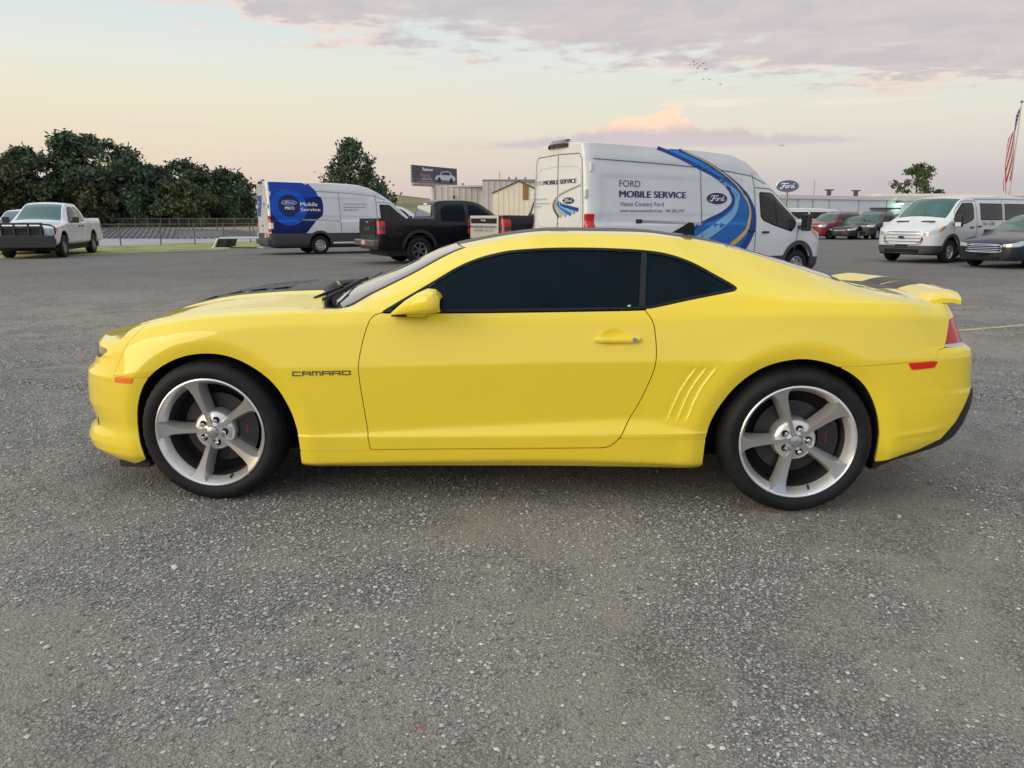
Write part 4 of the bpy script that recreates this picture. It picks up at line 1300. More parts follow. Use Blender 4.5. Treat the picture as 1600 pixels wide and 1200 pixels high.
        MB().b2((L - .10, -.26, 2.815), (L - .02, .26, 2.838), .006).build('brake_lamp', mat('lamp_dull_red', (.25, .03, .03), .3, coat=1), bl)
    MB().box(rp(.0, 1.10, .03), (.03, .14, .05), bev=.01).build('door_handle', black_plastic, t)
    MB().b2((L - .10, -.98, .38), (L + .10, .98, .60), .03).build('rear_bumper', grey_cladding, t)
    pl = MB().b2((L + .015, .26, .64), (L + .03, .58, .80)).build('number_plate', mat('plate_pink', (.6, .36, .32), .5), t)
    wells(t, A, xa, xr, .43, .40)
    wheels4(t, xa, xr, w - .02, .355, .235, kind='steel', m_rim=mat('wheel_silver', (.42, .42, .43), .38, .7), rim_r=.215)
    return t, A, rib, rp


def van_disp(x, z, y):
    d = -0.030 * sstep(z, 1.27, 1.30) * (1 - sstep(z, 1.33, 1.50)) * sstep(x, 2.5, 2.7)
    d -= 0.018 * sstep(x, 2.62, 2.70) * (1 - sstep(x, 6.32, 6.42)) * sstep(z, 1.36, 1.44) * (1 - sstep(z, 2.12, 2.20))
    d += 0.020 * sstep(z, 2.30 + (x - 2.4) * .035, 2.34 + (x - 2.4) * .035) * (1 - sstep(z, 2.5, 2.7))
    return d


# ---- near service van (white, blue road swoosh)
tv1, A, rib, rp = service_van('white high-roof service van with blue and gold road swoosh, behind the yellow coupe', (7.40, 14.2, 0), R_(-147), 6.70, VAN_HI, .60, 'high-roof service vans', 1)
def face(name, pts, m, off, side=1, parent=None, A_=None):
    A_ = A_ or A
    S_ = sdf(pts, A_.b.X, A_.b.Z)
    return A_.b.side(name, S_, m, parent, side=side, off=off)
SWR = [tuple(p) for p in spline([(4.34, 2.70), (4.29, 2.67), (3.72, 2.49), (3.23, 2.28), (2.75, 2.02), (2.50, 1.77), (2.38, 1.54), (2.37, 1.30), (2.46, 1.02), (2.65, .77), (2.75, .62)], 5)]
SWL = [tuple(p) for p in spline([(5.0, 2.70), (4.89, 2.68), (4.47, 2.55), (3.98, 2.38), (3.54, 2.22), (3.21, 2.04), (3.05, 1.86), (3.03, 1.72), (3.14, 1.60), (3.38, 1.47), (3.69, 1.36), (4.11, 1.20), (4.45, 1.02), (4.75, .80), (4.9, .62)], 5)]
sw = face('swoosh', SWL + SWR[::-1], blue_mid, .004, parent=tv1)
UP = [(5.0, 2.70), (4.47, 2.55), (3.98, 2.38), (3.6, 2.24), (3.1, 2.20), (3.72, 2.47), (4.33, 2.70)]
face('swoosh_upper', UP, blue_bright, .006, parent=sw)
ribbon(A, SWL, .07, blue_deep, sw, 1, 'swoosh_edge', .008)
ribbon(A, [(x + .09, z) for x, z in SWR], [.05 + .12 * i / len(SWR) for i in range(len(SWR))], blue_deep, sw, 1, 'swoosh_edge', .008)
GO = [tuple(p) for p in spline([(4.40, 2.70), (4.26, 2.65), (3.68, 2.45), (3.21, 2.23), (2.87, 2.02), (2.65, 1.79), (2.56, 1.59), (2.56, 1.40), (2.66, 1.16), (2.84, 1.0), (3.10, .83), (3.25, .62)], 5)]
ribbon(A, GO, [.025 + .10 * (i / len(GO))**2 for i in range(len(GO))], gold_print, sw, 1, 'swoosh_line', .011)
for off_, wd in ((.20, .05), (.40, .10)):
    q = [tuple(p) for p in spline([(3.55 - off_ * .4, 2.16), (3.10 - off_ * .5, 1.90), (2.98 - off_ * .2, 1.72), (3.04 + 0 * off_, 1.60 - off_ * .35), (3.35, 1.44 - off_ * .45), (3.75, 1.26 - off_ * .55), (4.10, 1.10 - off_ * .6), (4.45, .9 - off_ * .6)], 5)]
    q = [p for p in q if p[1] > .64]
    ribbon(A, q, [.02 + wd * min(1, i / 14) for i in range(len(q))], blue_light, sw, 1, 'swoosh_band', .008)
side_text(A, 'FORD', 5.96, 1.965, .125, navy_soft, tv1, 1, width=.50)
side_text(A, 'MOBILE SERVICE', 5.96, 1.775, .125, navy, tv1, 1, width=1.64, bold=.008)
side_text(A, 'Vance Country Ford', 5.95, 1.615, .085, navy_soft, tv1, 1, width=1.06)
side_text(A, 'www.vancecountryford.net - 405.282.2727', 5.95, 1.505, .058, navy, tv1, 1, width=1.60)
oval(A, 3.48, 1.78, .29, .115, tv1, 1, white_print, navy, white_print)
# rear doors of the same van
rear_text(A, 'FORD', -.86, 2.03, .085, grey_print, tv1, width=.34)
rear_text(A, 'MOBILE SERVICE', -.50, 2.03, .085, navy, tv1, width=1.12, bold=.006)
for i, (zq, wq) in enumerate(((1.74, .56), (1.66, .66), (1.59, .36))):
    rear_text(A, ('Vance Country Ford', 'www.vancecountryford.net', '405.282.2727')[i], -.94, zq, .045, grey_print, tv1, width=wq)
L1 = spline([(.76, 1.99), (.18, 1.86), (-.07, 1.76), (-.17, 1.65), (-.13, 1.54), (.02, 1.42)], 5)
rib(L1, .035, 'swoosh', grey_print, .008)
for k, (m_, p) in enumerate(((blue_deep, [(-.06, 1.74), (-.13, 1.65), (-.09, 1.55), (.06, 1.42)]), (gold_print, [(-.03, 1.73), (-.09, 1.65), (-.04, 1.56), (.14, 1.425)]), (blue_light, [(.02, 1.72), (-.03, 1.65), (.04, 1.57), (.30, 1.44)]),
                             (blue_mid, [(.06, 1.71), (.03, 1.65), (.12, 1.59), (.46, 1.46)]), (blue_light, [(.09, 1.70), (.08, 1.65), (.2, 1.60), (.58, 1.50)]), (blue_deep, [(.11, 1.69), (.12, 1.655), (.24, 1.62), (.70, 1.545)]))):
    q = spline(p, 5); rib(q, [.02 + .055 * i / len(q) for i in range(len(q))], 'swoosh', m_, .009 + .0015 * k)
def rear_oval(A, cy, cz, ry, rz, parent, rp, m_in=navy):
    V = [rp(cy + ry * math.cos(q), cz + rz * math.sin(q), .012) for q in np.linspace(0, 2 * math.pi, 33)[:-1]]
    o = link('badge', mesh_pd('badge', V, [list(range(32))], smooth=False), m_in, parent)
    script(lambda u, v: rp(cy + u * ry, cz + v * rz, .016), white_print, o)
rear_oval(A, .37, 1.715, .19, .06, tv1, rp)

# ---- far service van (white with blue roundel graphics)
tv2, A2, rib2, rp2 = service_van('white high-roof service van with big blue circle graphic, left of the black pickup', (-3.98, 28.8, 0), R_(-146.7), 6.70, VAN_HI, .82, 'high-roof service vans', 1)
BL = [(6.60, 2.74), (5.34, 2.72), (5.18, 2.64), (5.12, 2.71), (4.97, 2.56), (4.82, 2.40), (4.74, 2.20), (4.66, 2.21), (4.60, 2.08), (4.57, 1.92), (4.58, 1.68), (4.63, 1.48), (4.87, 1.31), (5.10, 1.05), (5.28, .84), (5.4, .80), (6.62, .80)]
gf = face('wrap_graphic', BL, mat('wrap_navy', (.003, .010, .10), .4, spec=.3), .004, parent=tv2, A_=A2)
face('wrap_graphic', [(6.60, 2.74), (5.34, 2.72), (5.18, 2.64), (5.12, 2.71), (4.97, 2.56), (4.82, 2.40), (4.75, 2.22), (5.2, 2.1), (6.0, 2.2), (6.60, 1.8)], mat('wrap_blue', (.003, .045, .36), .4, spec=.3), .006, parent=gf, A_=A2)
cir = lambda cx, cz, r, n=40: [(cx + r * math.cos(2 * math.pi * k / n), cz + r * math.sin(2 * math.pi * k / n)) for k in range(n)]
face('roundel', cir(5.90, 1.80, .69), mat('wrap_bright', (.002, .085, .52), .4, spec=.3), .008, parent=gf, A_=A2)
face('roundel', cir(5.90, 1.86, .41), mat('wrap_dark', (.012, .022, .10), .4, spec=.3), .011, parent=gf, A_=A2)
ov = [A2.pt(5.89 + .30 * math.cos(q), 1.965 + .105 * math.sin(q), 1, .013) for q in np.linspace(0, 2 * math.pi, 41)]
oval(A2, 5.89, 1.965, .27, .09, tv2, 1, white_print, mat('oval_blue', (.03, .06, .30), .3), white_print, off=.014)
side_text(A2, 'PRO', 6.06, 1.71, .11, white_print, tv2, 1, width=.35, bold=.006, off=.016)
side_text(A2, 'Mobile', 5.46, 1.845, .15, white_print, tv2, 1, width=.66, off=.014, bold=.004)
side_text(A2, 'Service', 5.46, 1.655, .13, white_print, tv2, 1, width=.76, off=.014, bold=.004)
side_text(A2, 'Vance Country Ford', 3.77, 1.90, .085, grey_print, tv2, 1, width=.98)
side_text(A2, 'www.vancecountryford.net', 3.77, 1.79, .06, navy_soft, tv2, 1, width=.92)
side_text(A2, '405.282.2727', 3.77, 1.68, .06, navy_soft, tv2, 1, width=.62)
side_text(A2, 'MOBILE', 0, 0, .1, navy, tv2, 1) if False else None
V = [rp2(y, z, .008) for y, z in ((-.72, 2.26), (.10, 2.25), (-.30, 1.45), (-.74, 1.46))]
o = link('wrap_graphic', mesh_pd('wrap_graphic', V, [[0, 1, 2, 3]], smooth=False), mat('wrap_soft_blue', (.03, .055, .34), .4), tv2)
for z_, y_ in ((1.95, -.70), (1.80, -.70)): rear_text(A2, ('Mobile', 'Service')[z_ < 1.9], y_, z_, .09, white_print, tv2, width=.36, off=.012)
rear_oval(A2, .38, 1.92, .13, .05, tv2, rp2)
rear_text(A2, 'PRO', .30, 1.78, .06, navy_soft, tv2, width=.16)
for q in range(2): rear_text(A2, ('www.vancecountryford.net', 'FORD')[q], -.70, (2.44, 2.34)[q], .05, grey_print, tv2, width=(.9, .5)[q])
MB().b2((2.4, .88, .40), (4.25, 1.06, .47), .01).build('side_step', mat('step_white', (.6, .6, .62), .4), tv2)

# ---- passenger van on the right
tv3, A3, rib3, rp3 = service_van('white low-roof passenger van with chrome bar grille, beside the dark sedan', (12.77, 20.6, 0), R_(35.0), 5.98, VAN_LO, .60, None, -1, passenger=True)
side_text(A3, 'The GRE', 2.72, 1.16, .13, mat('text_grey', (.16, .165, .18), .5), tv3, -1, width=.78)
p = MB(); p.b2((1.75, -.22, 1.80), (1.80, .22, 1.90)); p.build('rear_view_mirror', black_plastic, tv3)


# ------------------------------------------------------------------ pickups
PK = [(0, 1.00, .80), (.12, 1.07, .82), (.4, 1.13, .84), (1.0, 1.20, .84), (1.42, 1.26, .82), (1.62, 1.34, .79), (2.0, 1.61, .72), (2.35, 1.83, .665), (2.60, 1.905, .65), (3.0, 1.94, .65), (3.5, 1.935, .65), (3.86, 1.89, .66), (3.97, 1.80, .68), (4.01, 1.55, .75), (4.035, 1.385, .90), (4.10, 1.375, .93), (5.0, 1.385, .93), (5.75, 1.395, .93), (5.88, 1.39, .92)]
def pickup(label, loc, rz, paint, R=.40, cab='crew', rim='alloy', m_rim=None, tailgate=None, flare=True, steel_front=False, clad=True, glass=None, gates=True):
    L, w = 5.88, 1.01
    t = thing('pickup_truck', label, 'pickup truck', loc, rz)
    top = PK
    if cab == 'ext': top = [(x if x < 3 else (x - .18 if x < 4.04 else x), z, y) for x, z, y in PK]
    A = Auto(L, w, top, .45, .62, 1.19, tumble=.45, plan=[(0, 0), (.015, .3), (.06, .6), (.13, .80), (.26, .93), (.46, .985), (.8, 1.0), (2, 1.0), (L - 1, 1.0), (L - .25, .998), (L - .08, .985), (L - .025, .955), (L - .004, .90), (L, .6), (L, .3), (L, 0)],
             gx=[(0, 0), (1.3, -.02), (1.5, -.16), (2.5, -.12), (2.9, 0), (L, 0)], gz=[(0, .05), (1.4, .06), (2, .02), (2.8, .04), (3.9, .03), (4.0, 0), (L, 0)], rows=(3, 4, 10, 8, 14, 6), step=.034)
    b = A.b; X, Z, Y = b.X, b.Z, b.Y
    xf, xr = .93, 4.56
    af, ar = sdf(arch_poly(xf, .50, .46), X, Z), sdf(arch_poly(xr, .50, .46), X, Z)
    opn = np.minimum(-af, -ar)
    if cab == 'crew':
        wins = [[(1.72, 1.25), (2.36, 1.72), (2.52, 1.80), (2.86, 1.82), (2.88, 1.26)], [(2.96, 1.26), (2.95, 1.82), (3.62, 1.80), (3.80, 1.68), (3.83, 1.27)]]
    else:
        wins = [[(1.72, 1.25), (2.36, 1.72), (2.52, 1.80), (2.94, 1.82), (2.96, 1.26)], [(3.02, 1.26), (3.01, 1.82), (3.40, 1.80), (3.58, 1.66), (3.62, 1.30), (3.58, 1.27)]]
    sws = [sdf(q, X, Z) for q in wins]
    gl = np.maximum.reduce(sws)
    TL_ = np.minimum.reduce([X - (L - .22), Y - .86, Z - .93, 1.30 - Z])
    b.side('body_shell', np.minimum.reduce([opn, -gl, -TL_]), paint, t, both=True, flange=.04)
    gm_ = glass or tint_glass
    for sgn in (-1, 1):
        for q in sws:
            o = b.side('window', q - .002, black_trim, t, side=sgn, off=-.004)
            b.side('pane', q - .03, gm_, o, side=sgn, off=-.001)
        tl = b.side('tail_light', TL_, lamp_red, t, side=sgn, off=.004, flange=.01)
        b.side('reverse_light', np.minimum(TL_, np.minimum(Z - 1.03, 1.13 - Z) - .0), mat('lamp_smoke', (.06, .02, .025), .2, coat=1), tl, side=sgn, off=.008)
        if flare:
            for a in (xf, xr):
                b.side('arch_flare', np.minimum.reduce([opn, sdf(arch_poly(a, .59, .46, .3), X, Z), Z - .45]), black_plastic, t, side=sgn, off=.025, flange=.03)
        HLp = [(.0, .86), (.30, .90), (.46, .95), (.46, 1.06), (.2, 1.05), (.0, 1.0)]
        hl = b.side('headlight', np.minimum(sdf(HLp, X, Z), Y - .62), lamp_clear, t, side=sgn, off=.004)
        b.side('indicator', np.minimum(sdf([(.20, .90), (.44, .95), (.44, 1.05), (.22, 1.05)], X, Z), Y - .62), lamp_amber, hl, side=sgn, off=.008)
        m_ = MB(); m_.box((1.86, sgn * 1.16, 1.33), (.13, .22, .22), bev=.03); m_.box((1.88, sgn * 1.03, 1.25), (.07, .12, .06), bev=.012)
        m_.build('wing_mirror', black_plastic if steel_front else paint, t)
        dd = 2.92 if cab == 'crew' else 2.99
        for q in ([(1.52, .60), (1.50, 1.1), (1.60, 1.24)], [(dd, .60), (dd, 1.24)], [(3.93 if cab == 'crew' else 3.70, .62), (3.93 if cab == 'crew' else 3.72, 1.35)], [(4.06, .62), (4.05, 1.34)]):
            ribbon(A, q, .014, seam_mat if paint is white_paint else black_trim, t, sgn)
        for x in (dd - .18, dd + .22 if cab != 'crew' else 3.72):
            MB().box(A.pt(x, 1.10, sgn, .018), (.19, .03, .05), bev=.01).build('door_handle', black_plastic if steel_front else paint, t)
    bed = np.minimum.reduce([b.tx - 4.12, 5.80 - b.tx, .82 + b.T[..., 1]])
    wsb = np.minimum.reduce([b.tx - 1.52, 2.50 - b.tx, b.te + b.T[..., 1] - .05])
    b.top('roof_and_hood', np.minimum(-bed, -wsb), paint, t, flange=.45, fdir=(0, 0, -1))
    b.top('windshield', wsb, cab_glass, t)
    xo = 0 if cab == 'crew' else -.18
    q = MB(); q.poly([(3.975 + xo, -.56, 1.79), (4.042 + xo, -.66, 1.44), (4.042 + xo, .66, 1.44), (3.975 + xo, .56, 1.79)], (.02, 0, .004)); rwn = q.build('rear_window', mat('mirror_tint', (.62, .62, .60), .05, .62), t)
    q = MB(); q.b2((3.90 + xo, -.14, 1.815), (3.965 + xo, .14, 1.85), .008); q.build('brake_light', mat('cargo_lamp', (.7, .45, .3), .3, emit=((1.0, .62, .38), .9)), t)
    for sg_ in (-1, 1):
        q = MB(); q.box((3.80 + xo, sg_ * .36, 1.42), (.12, .26, .30), bev=.05); q.build('headrest', black_trim, t)
    MB().b2((4.05, -.84, .80), (5.82, .84, .86)).build('bed_floor', black_plastic, t)
    # tailgate and rear bumper
    tg = tailgate or paint
    o = MB().b2((L - .04, -.76, .80), (L + .022, .76, 1.385), .018).build('tailgate', tg, t)
    MB().b2((L + .012, -.70, 1.19), (L + .030, .70, 1.32), .012).build('tailgate_panel', black_trim if tailgate else paint, o)
    MB().b2((L + .02, -.12, 1.24), (L + .042, .12, 1.29), .01).build('tailgate_handle', chrome, o)
    if tailgate:
        MB().b2((L + .01, -.72, 1.08), (L + .034, .72, 1.15), .008).build('tailgate_trim', chrome, o)
        rear_text(A, 'SUPER DUTY', -.55, .98, .075, mat('emboss', (.12, .11, .10), .4), o, width=1.1, off=.026)
    elif gates:
        rear_text(A, 'RAM', -.26, 1.03, .10, mat('emboss_grey', (.12, .12, .12), .4), o, width=.52, bold=.008, off=.026)
    bm_ = MB(); bm_.b2((L - .02, -.98, .56), (L + .17, .98, .74), .03)
    rb = bm_.build('rear_bumper', mat('bumper_dark_chrome', (.20, .19, .18), .3, .7) if not steel_front else chrome, t)
    MB().b2((L + .165, -.17, .60), (L + .178, .17, .72)).build('number_plate', mat('plate_pink', (.6, .36, .32), .5), rb)
    # front
    MB().b2((-.08, -.95, .48), (.20, .95, .70), .04).build('front_bumper', black_plastic if steel_front else paint, t)
    g = MB().b2((-.02, -.60, .72), (.04, .60, 1.02), .02).build('grille', black_plastic, t)
    for z in (.80, .88, .96): MB().b2((-.03, -.58, z - .012), (.0, .58, z + .012), .004).build('grille_bar', black_trim, g)
    wells(t, A, xf, xr, .50, .46)
    wheels4(t, xf, xr, w - .02, R, .27, kind=rim, m_rim=m_rim or alloy, rim_r=R * .58)
    return t, A


black_paint = mat('black_paint', (.003, .0045, .008), .3, spec=.25, coat=.35)
silver_paint = mat('silver_paint', (.58, .56, .53), .38, .35, coat=.5)
tp1, Ap = pickup('black crew-cab pickup with chunky tyres, parked just right of the far service van', (1.0, 22.3, 0), R_(-149), black_paint, R=.415, m_rim=mat('wheel_two_tone', (.32, .33, .36), .3, .9))
tp2, Ap2 = pickup('dark pickup seen from behind with a silver tailgate, beside the white service van', (5.03, 19.64, 0), R_(-147), black_paint, tailgate=silver_paint, flare=False)
tp2.scale = (1.05, 1.05, 1.05)
tp3, Ap3 = pickup('white extended-cab pickup with a black grille guard, parked by the chain-link fence', (-16.69, 21.44, 0), R_(106.6), white_paint, R=.40, cab='ext', rim='steel', m_rim=mat('wheel_grey', (.22, .21, .20), .5, .5), flare=False, steel_front=True, glass=van_glass)
# grille guard in front of the white pickup
g = MB()
for y in (-.62, -.22, .22, .62): g.box((-.16, y, .80), (.07, .06, .82), bev=.012)
g.b2((-.20, -1.0, .37), (-.10, 1.0, .80), .03)
for z in (1.05, 1.20): g.tube([(-.13, -.66, z), (-.16, 0, z), (-.13, .66, z)], .035, 8)
for z in (.80, .88, .96): g.tube([(-.13, -.60, z), (-.15, .60, z)], .02, 6)
for sgn in (-1, 1):
    g.tube([(-.13, sgn * .64, 1.18), (-.10, sgn * .90, 1.15), (-.02, sgn * 1.0, 1.08), (-.02, sgn * 1.0, .86), (-.10, sgn * .92, .76), (-.14, sgn * .66, .74)], .03, 8)
g.build('grille_guard', black_plastic, tp3)
MB().b2((-.135, -.68, .74), (-.125, .68, 1.12)).build('guard_mesh', mat('guard_mesh', (.010, .011, .013), .6), tp3)
MB().box((-.15, 0, 1.11), (.02, .18, .05), bev=.01).build('badge', mat('badge_gold', (.5, .40, .2), .3, .8), tp3)
MB().b2((3.78, -.55, 1.36), (4.02, .55, 1.50), .03).build('tool_box', white_paint, tp3)


# ------------------------------------------------------------------ cars and SUVs
SEDAN = [(0, .66, .66), (.10, .74, .72), (.4, .82, .76), (1.0, .93, .77), (1.35, 1.0, .75), (1.6, 1.10, .70), (2.0, 1.31, .63), (2.35, 1.44, .585), (2.8, 1.50, .57), (3.3, 1.48, .57), (3.8, 1.37, .59), (4.3, 1.17, .64), (4.6, 1.08, .68), (5.05, 1.04, .66), (5.15, .98, .62)]
SUVT = [(0, .92, .70), (.10, 1.0, .75), (.5, 1.08, .77), (1.05, 1.14, .77), (1.25, 1.22, .74), (1.6, 1.46, .68), (1.9, 1.64, .64), (2.2, 1.70, .63), (3.0, 1.735, .63), (4.0, 1.71, .63), (4.4, 1.64, .64), (4.55, 1.40, .68), (4.62, 1.05, .72)]
def car_std(name, label, cat, loc, rz, paint, kind='sedan', scale=1.0, clad=False, chrome_bars=False, group=None, roof_rails=False, face=None):
    t = thing(name, label, cat, loc, rz, group)
    sed = kind == 'sedan'
    L = 5.15 if sed else 4.62
    w = .93 if sed else .93
    top = SEDAN if sed else SUVT
    A = Auto(L, w, top, .22 if sed else .28, .42 if sed else .55, .93 if sed else 1.09, tumble=.5, gx=[(0, 0), (1.1, -.02), (1.4, -.2), (2.3, -.1), (2.8, 0), (3.6, .03), (L, 0)], gz=[(0, .05), (1.2, .06), (1.8, .01), (2.6, .04), (L, .03)], rows=(2, 3, 8, 8, 10, 6), step=.045)
    b = A.b; X, Z, Y = b.X, b.Z, b.Y
    xf, xr, R = (.98, 3.85, .335) if sed else (.88, 3.58, .36)
    ra = R + .06
    opn = np.minimum(-sdf(arch_poly(xf, ra, R + .02), X, Z), -sdf(arch_poly(xr, ra, R + .02), X, Z))
    if sed:
        wins = [[(1.72, .965), (2.15, 1.27), (2.45, 1.385), (2.82, 1.41), (2.84, .96)], [(2.90, .96), (2.89, 1.41), (3.30, 1.395), (3.75, 1.27), (4.05, 1.08), (3.9, .98)]]
    else:
        wins = [[(1.52, 1.15), (1.85, 1.50), (2.05, 1.60), (2.42, 1.62), (2.44, 1.14)], [(2.50, 1.14), (2.49, 1.625), (3.22, 1.63), (3.30, 1.15)], [(3.38, 1.15), (3.32, 1.62), (4.10, 1.60), (4.32, 1.46), (4.30, 1.20)]]
    sws = [sdf(q, X, Z) for q in wins]
    gl = np.maximum.reduce(sws)
    lo = (.42 if sed else .58) - Z if clad else np.full_like(X, -1)
    b.side('body_shell', np.minimum.reduce([opn, -gl, -lo - .001]), paint, t, both=True, flange=.03)
    if clad: b.side('lower_cladding', np.minimum(opn, lo), black_plastic, t, both=True, off=.006, flange=.02)
    for sgn in (-1, 1):
        for q in sws:
            o = b.side('window', q - .002, black_trim, t, side=sgn, off=-.003); b.side('pane', q - .022, van_glass, o, side=sgn, off=-.001)
        HLc = [(.02, .60), (.25, .62), (.62, .75), (.66, .80), (.3, .76), (.05, .68)] if sed else [(.0, .80), (.22, .80), (.40, .92), (.40, .98), (.1, .96), (.0, .90)]
        b.side('headlight', np.minimum(sdf(HLc, X, Z), Y - .50), lamp_clear, t, side=sgn, off=.004)
        b.side('tail_light', np.minimum.reduce([X - (L - .28), Y - .60, Z - (.78 if sed else .95), (.93 if sed else 1.25) - Z]), lamp_red, t, side=sgn, off=.004)
        z = 1.0 if sed else 1.2
        m_ = MB(); m_.box((1.78 if sed else 1.62, sgn * 1.02, z), (.12, .20, .13), bev=.03); m_.build('wing_mirror', paint, t)
        for x in (2.84, 3.0 + .9) if sed else (2.30, 3.15): MB().box(A.pt(x - .1, (.84 if sed else 1.0), sgn, .015), (.17, .025, .035), bev=.008).build('door_handle', paint, t)
        for q in ([(1.45, .40), (1.42, .8), (1.55, .93)], [(2.87, .40), (2.87, .95)]) if sed else ([(1.30, .5), (1.28, .9), (1.4, 1.1)], [(2.47, .5), (2.47, 1.12)], [(3.34, .75), (3.34, 1.12)]): ribbon(A, q, .012, black_trim, t, sgn)
    wsb = np.minimum.reduce([b.tx - (1.42 if sed else 1.18), (2.30 if sed else 1.98) - b.tx, b.te + b.T[..., 1] - .04])
    rwb = np.minimum.reduce([b.tx - (3.55 if sed else 4.42), (4.42 if sed else 4.54) - b.tx, b.te + b.T[..., 1] - .05])
    b.top('roof_and_hood', np.minimum(-wsb, -rwb), paint, t)
    b.top('windshield', wsb, cab_glass, t); b.top('rear_window', rwb, van_glass, t)
    fp = lambda y, z, o: (A.front_x(y, z) - o, y, z)
    gz0, gz1, gw = (.46, .66, .47) if sed else (.78, .93, .62)
    GRL = [(-gw * .9, gz0), (gw * .9, gz0), (gw, (gz0 + gz1) / 2), (gw * .85, gz1), (-gw * .85, gz1), (-gw, (gz0 + gz1) / 2)]
    V = [fp(0, (gz0 + gz1) / 2, .008)] + [fp(y, z, .008) for y, z in GRL]
    g_ = link('grille', mesh_pd('grille', V, [[0, i + 1, (i + 1) % 6 + 1] for i in range(6)], smooth=False), black_plastic, t)
    if chrome_bars:
        for q in range(4):
            z = gz0 + .025 + (gz1 - gz0 - .05) * q / 3
            bb = MB(); bb.tube([fp(y, z, .02) for y in np.linspace(-gw * (.84 if q in (0, 3) else .95), gw * (.84 if q in (0, 3) else .95), 11)], .009, 6); bb.build('grille_bar', chrome, g_, True)
        ring = [fp(y, z, .018) for y, z in [tuple(p) for p in spline(GRL, 3, True)]]
        bb = MB(); bb.tube(ring + ring[:2], .012, 6, False); bb.build('grille_surround', chrome, g_, True)
    else:
        bb = MB(); bb.tube([fp(y, (gz0 + gz1) / 2 + .02, .02) for y in np.linspace(-gw * .8, gw * .8, 9)], .022, 6); bb.build('grille_bar', chrome if sed else lamp_clear, g_, True)
    if face: rear_text(A, face, .42, .82, .07, white_print, t, width=.84, off=.03, front=True)
    MB().b2((-.03, -.45, .24 if sed else .36), (.05, .45, .34 if sed else .50), .02).build('lower_intake', dark_void, t)
    MB().b2((-.04, -.16, .36 if sed else .55), (-.005, .16, .45 if sed else .66)).build('plate_holder', black_trim, t)
    if roof_rails:
        for sgn in (-1, 1):
            bb = MB(); bb.tube([(2.1, sgn * .60, 1.72), (2.2, sgn * .60, 1.78), (4.0, sgn * .60, 1.78), (4.15, sgn * .60, 1.70)], .02, 6); bb.build('roof_rail', black_trim, t, True)
    wells(t, A, xf, xr, ra, R + .02)
    wheels4(t, xf, xr, w - .02, R, .225, kind='alloy', m_rim=alloy, nsp=10, rim_r=R * .66)
    return t, A


charcoal = mat('charcoal_paint', (.016, .020, .030), .30, .3, coat=.5)
ts1, As1 = car_std('sedan', 'charcoal four-door sedan with chrome bar grille, in front of the white passenger van', 'car', (13.9, 18.0, 0), R_(30.0), charcoal, 'sedan', chrome_bars=True)
car_std('suv', 'red SUV with dark windows, parked before the long white building', 'SUV', (19.0, 48.2, 0), R_(36.0), mat('red_paint', (.17, .008, .016), .3, coat=.5), 'suv', clad=False, roof_rails=True)
car_std('sedan', 'small dark blue sedan between the red SUV and the dark SUV', 'car', (20.55, 47.3, 0), R_(48.0), mat('midnight_paint', (.004, .006, .012), .3, coat=.35), 'sedan', chrome_bars=False)
car_std('suv', 'dark boxy SUV with pale grille lettering, left of the passenger van', 'SUV', (21.9, 47.6, 0), R_(48.0), mat('dark_blue_paint', (.004, .006, .010), .3, coat=.35), 'suv', clad=True, roof_rails=True, face='BRONCO')
car_std('suv', 'red car mostly hidden between the dark SUV and the passenger van', 'car', (24.6, 48.5, 0), R_(50.0), mat('maroon_paint', (.20, .02, .03), .3, coat=1.0), 'suv')
car_std('suv', 'pale SUV cut off by the left edge behind the white pickup', 'SUV', (-19.4, 24.2, 0), R_(104.0), mat('pale_paint', (.60, .63, .68), .3, coat=.8), 'suv')
car_std('suv', 'white SUV glimpsed above the black pickup bed, left of its cab', 'SUV', (-4.4, 37.2, 0), R_(-155.0), white_paint, 'suv', roof_rails=False)[0].scale = (1.16, 1.16, 1.16)
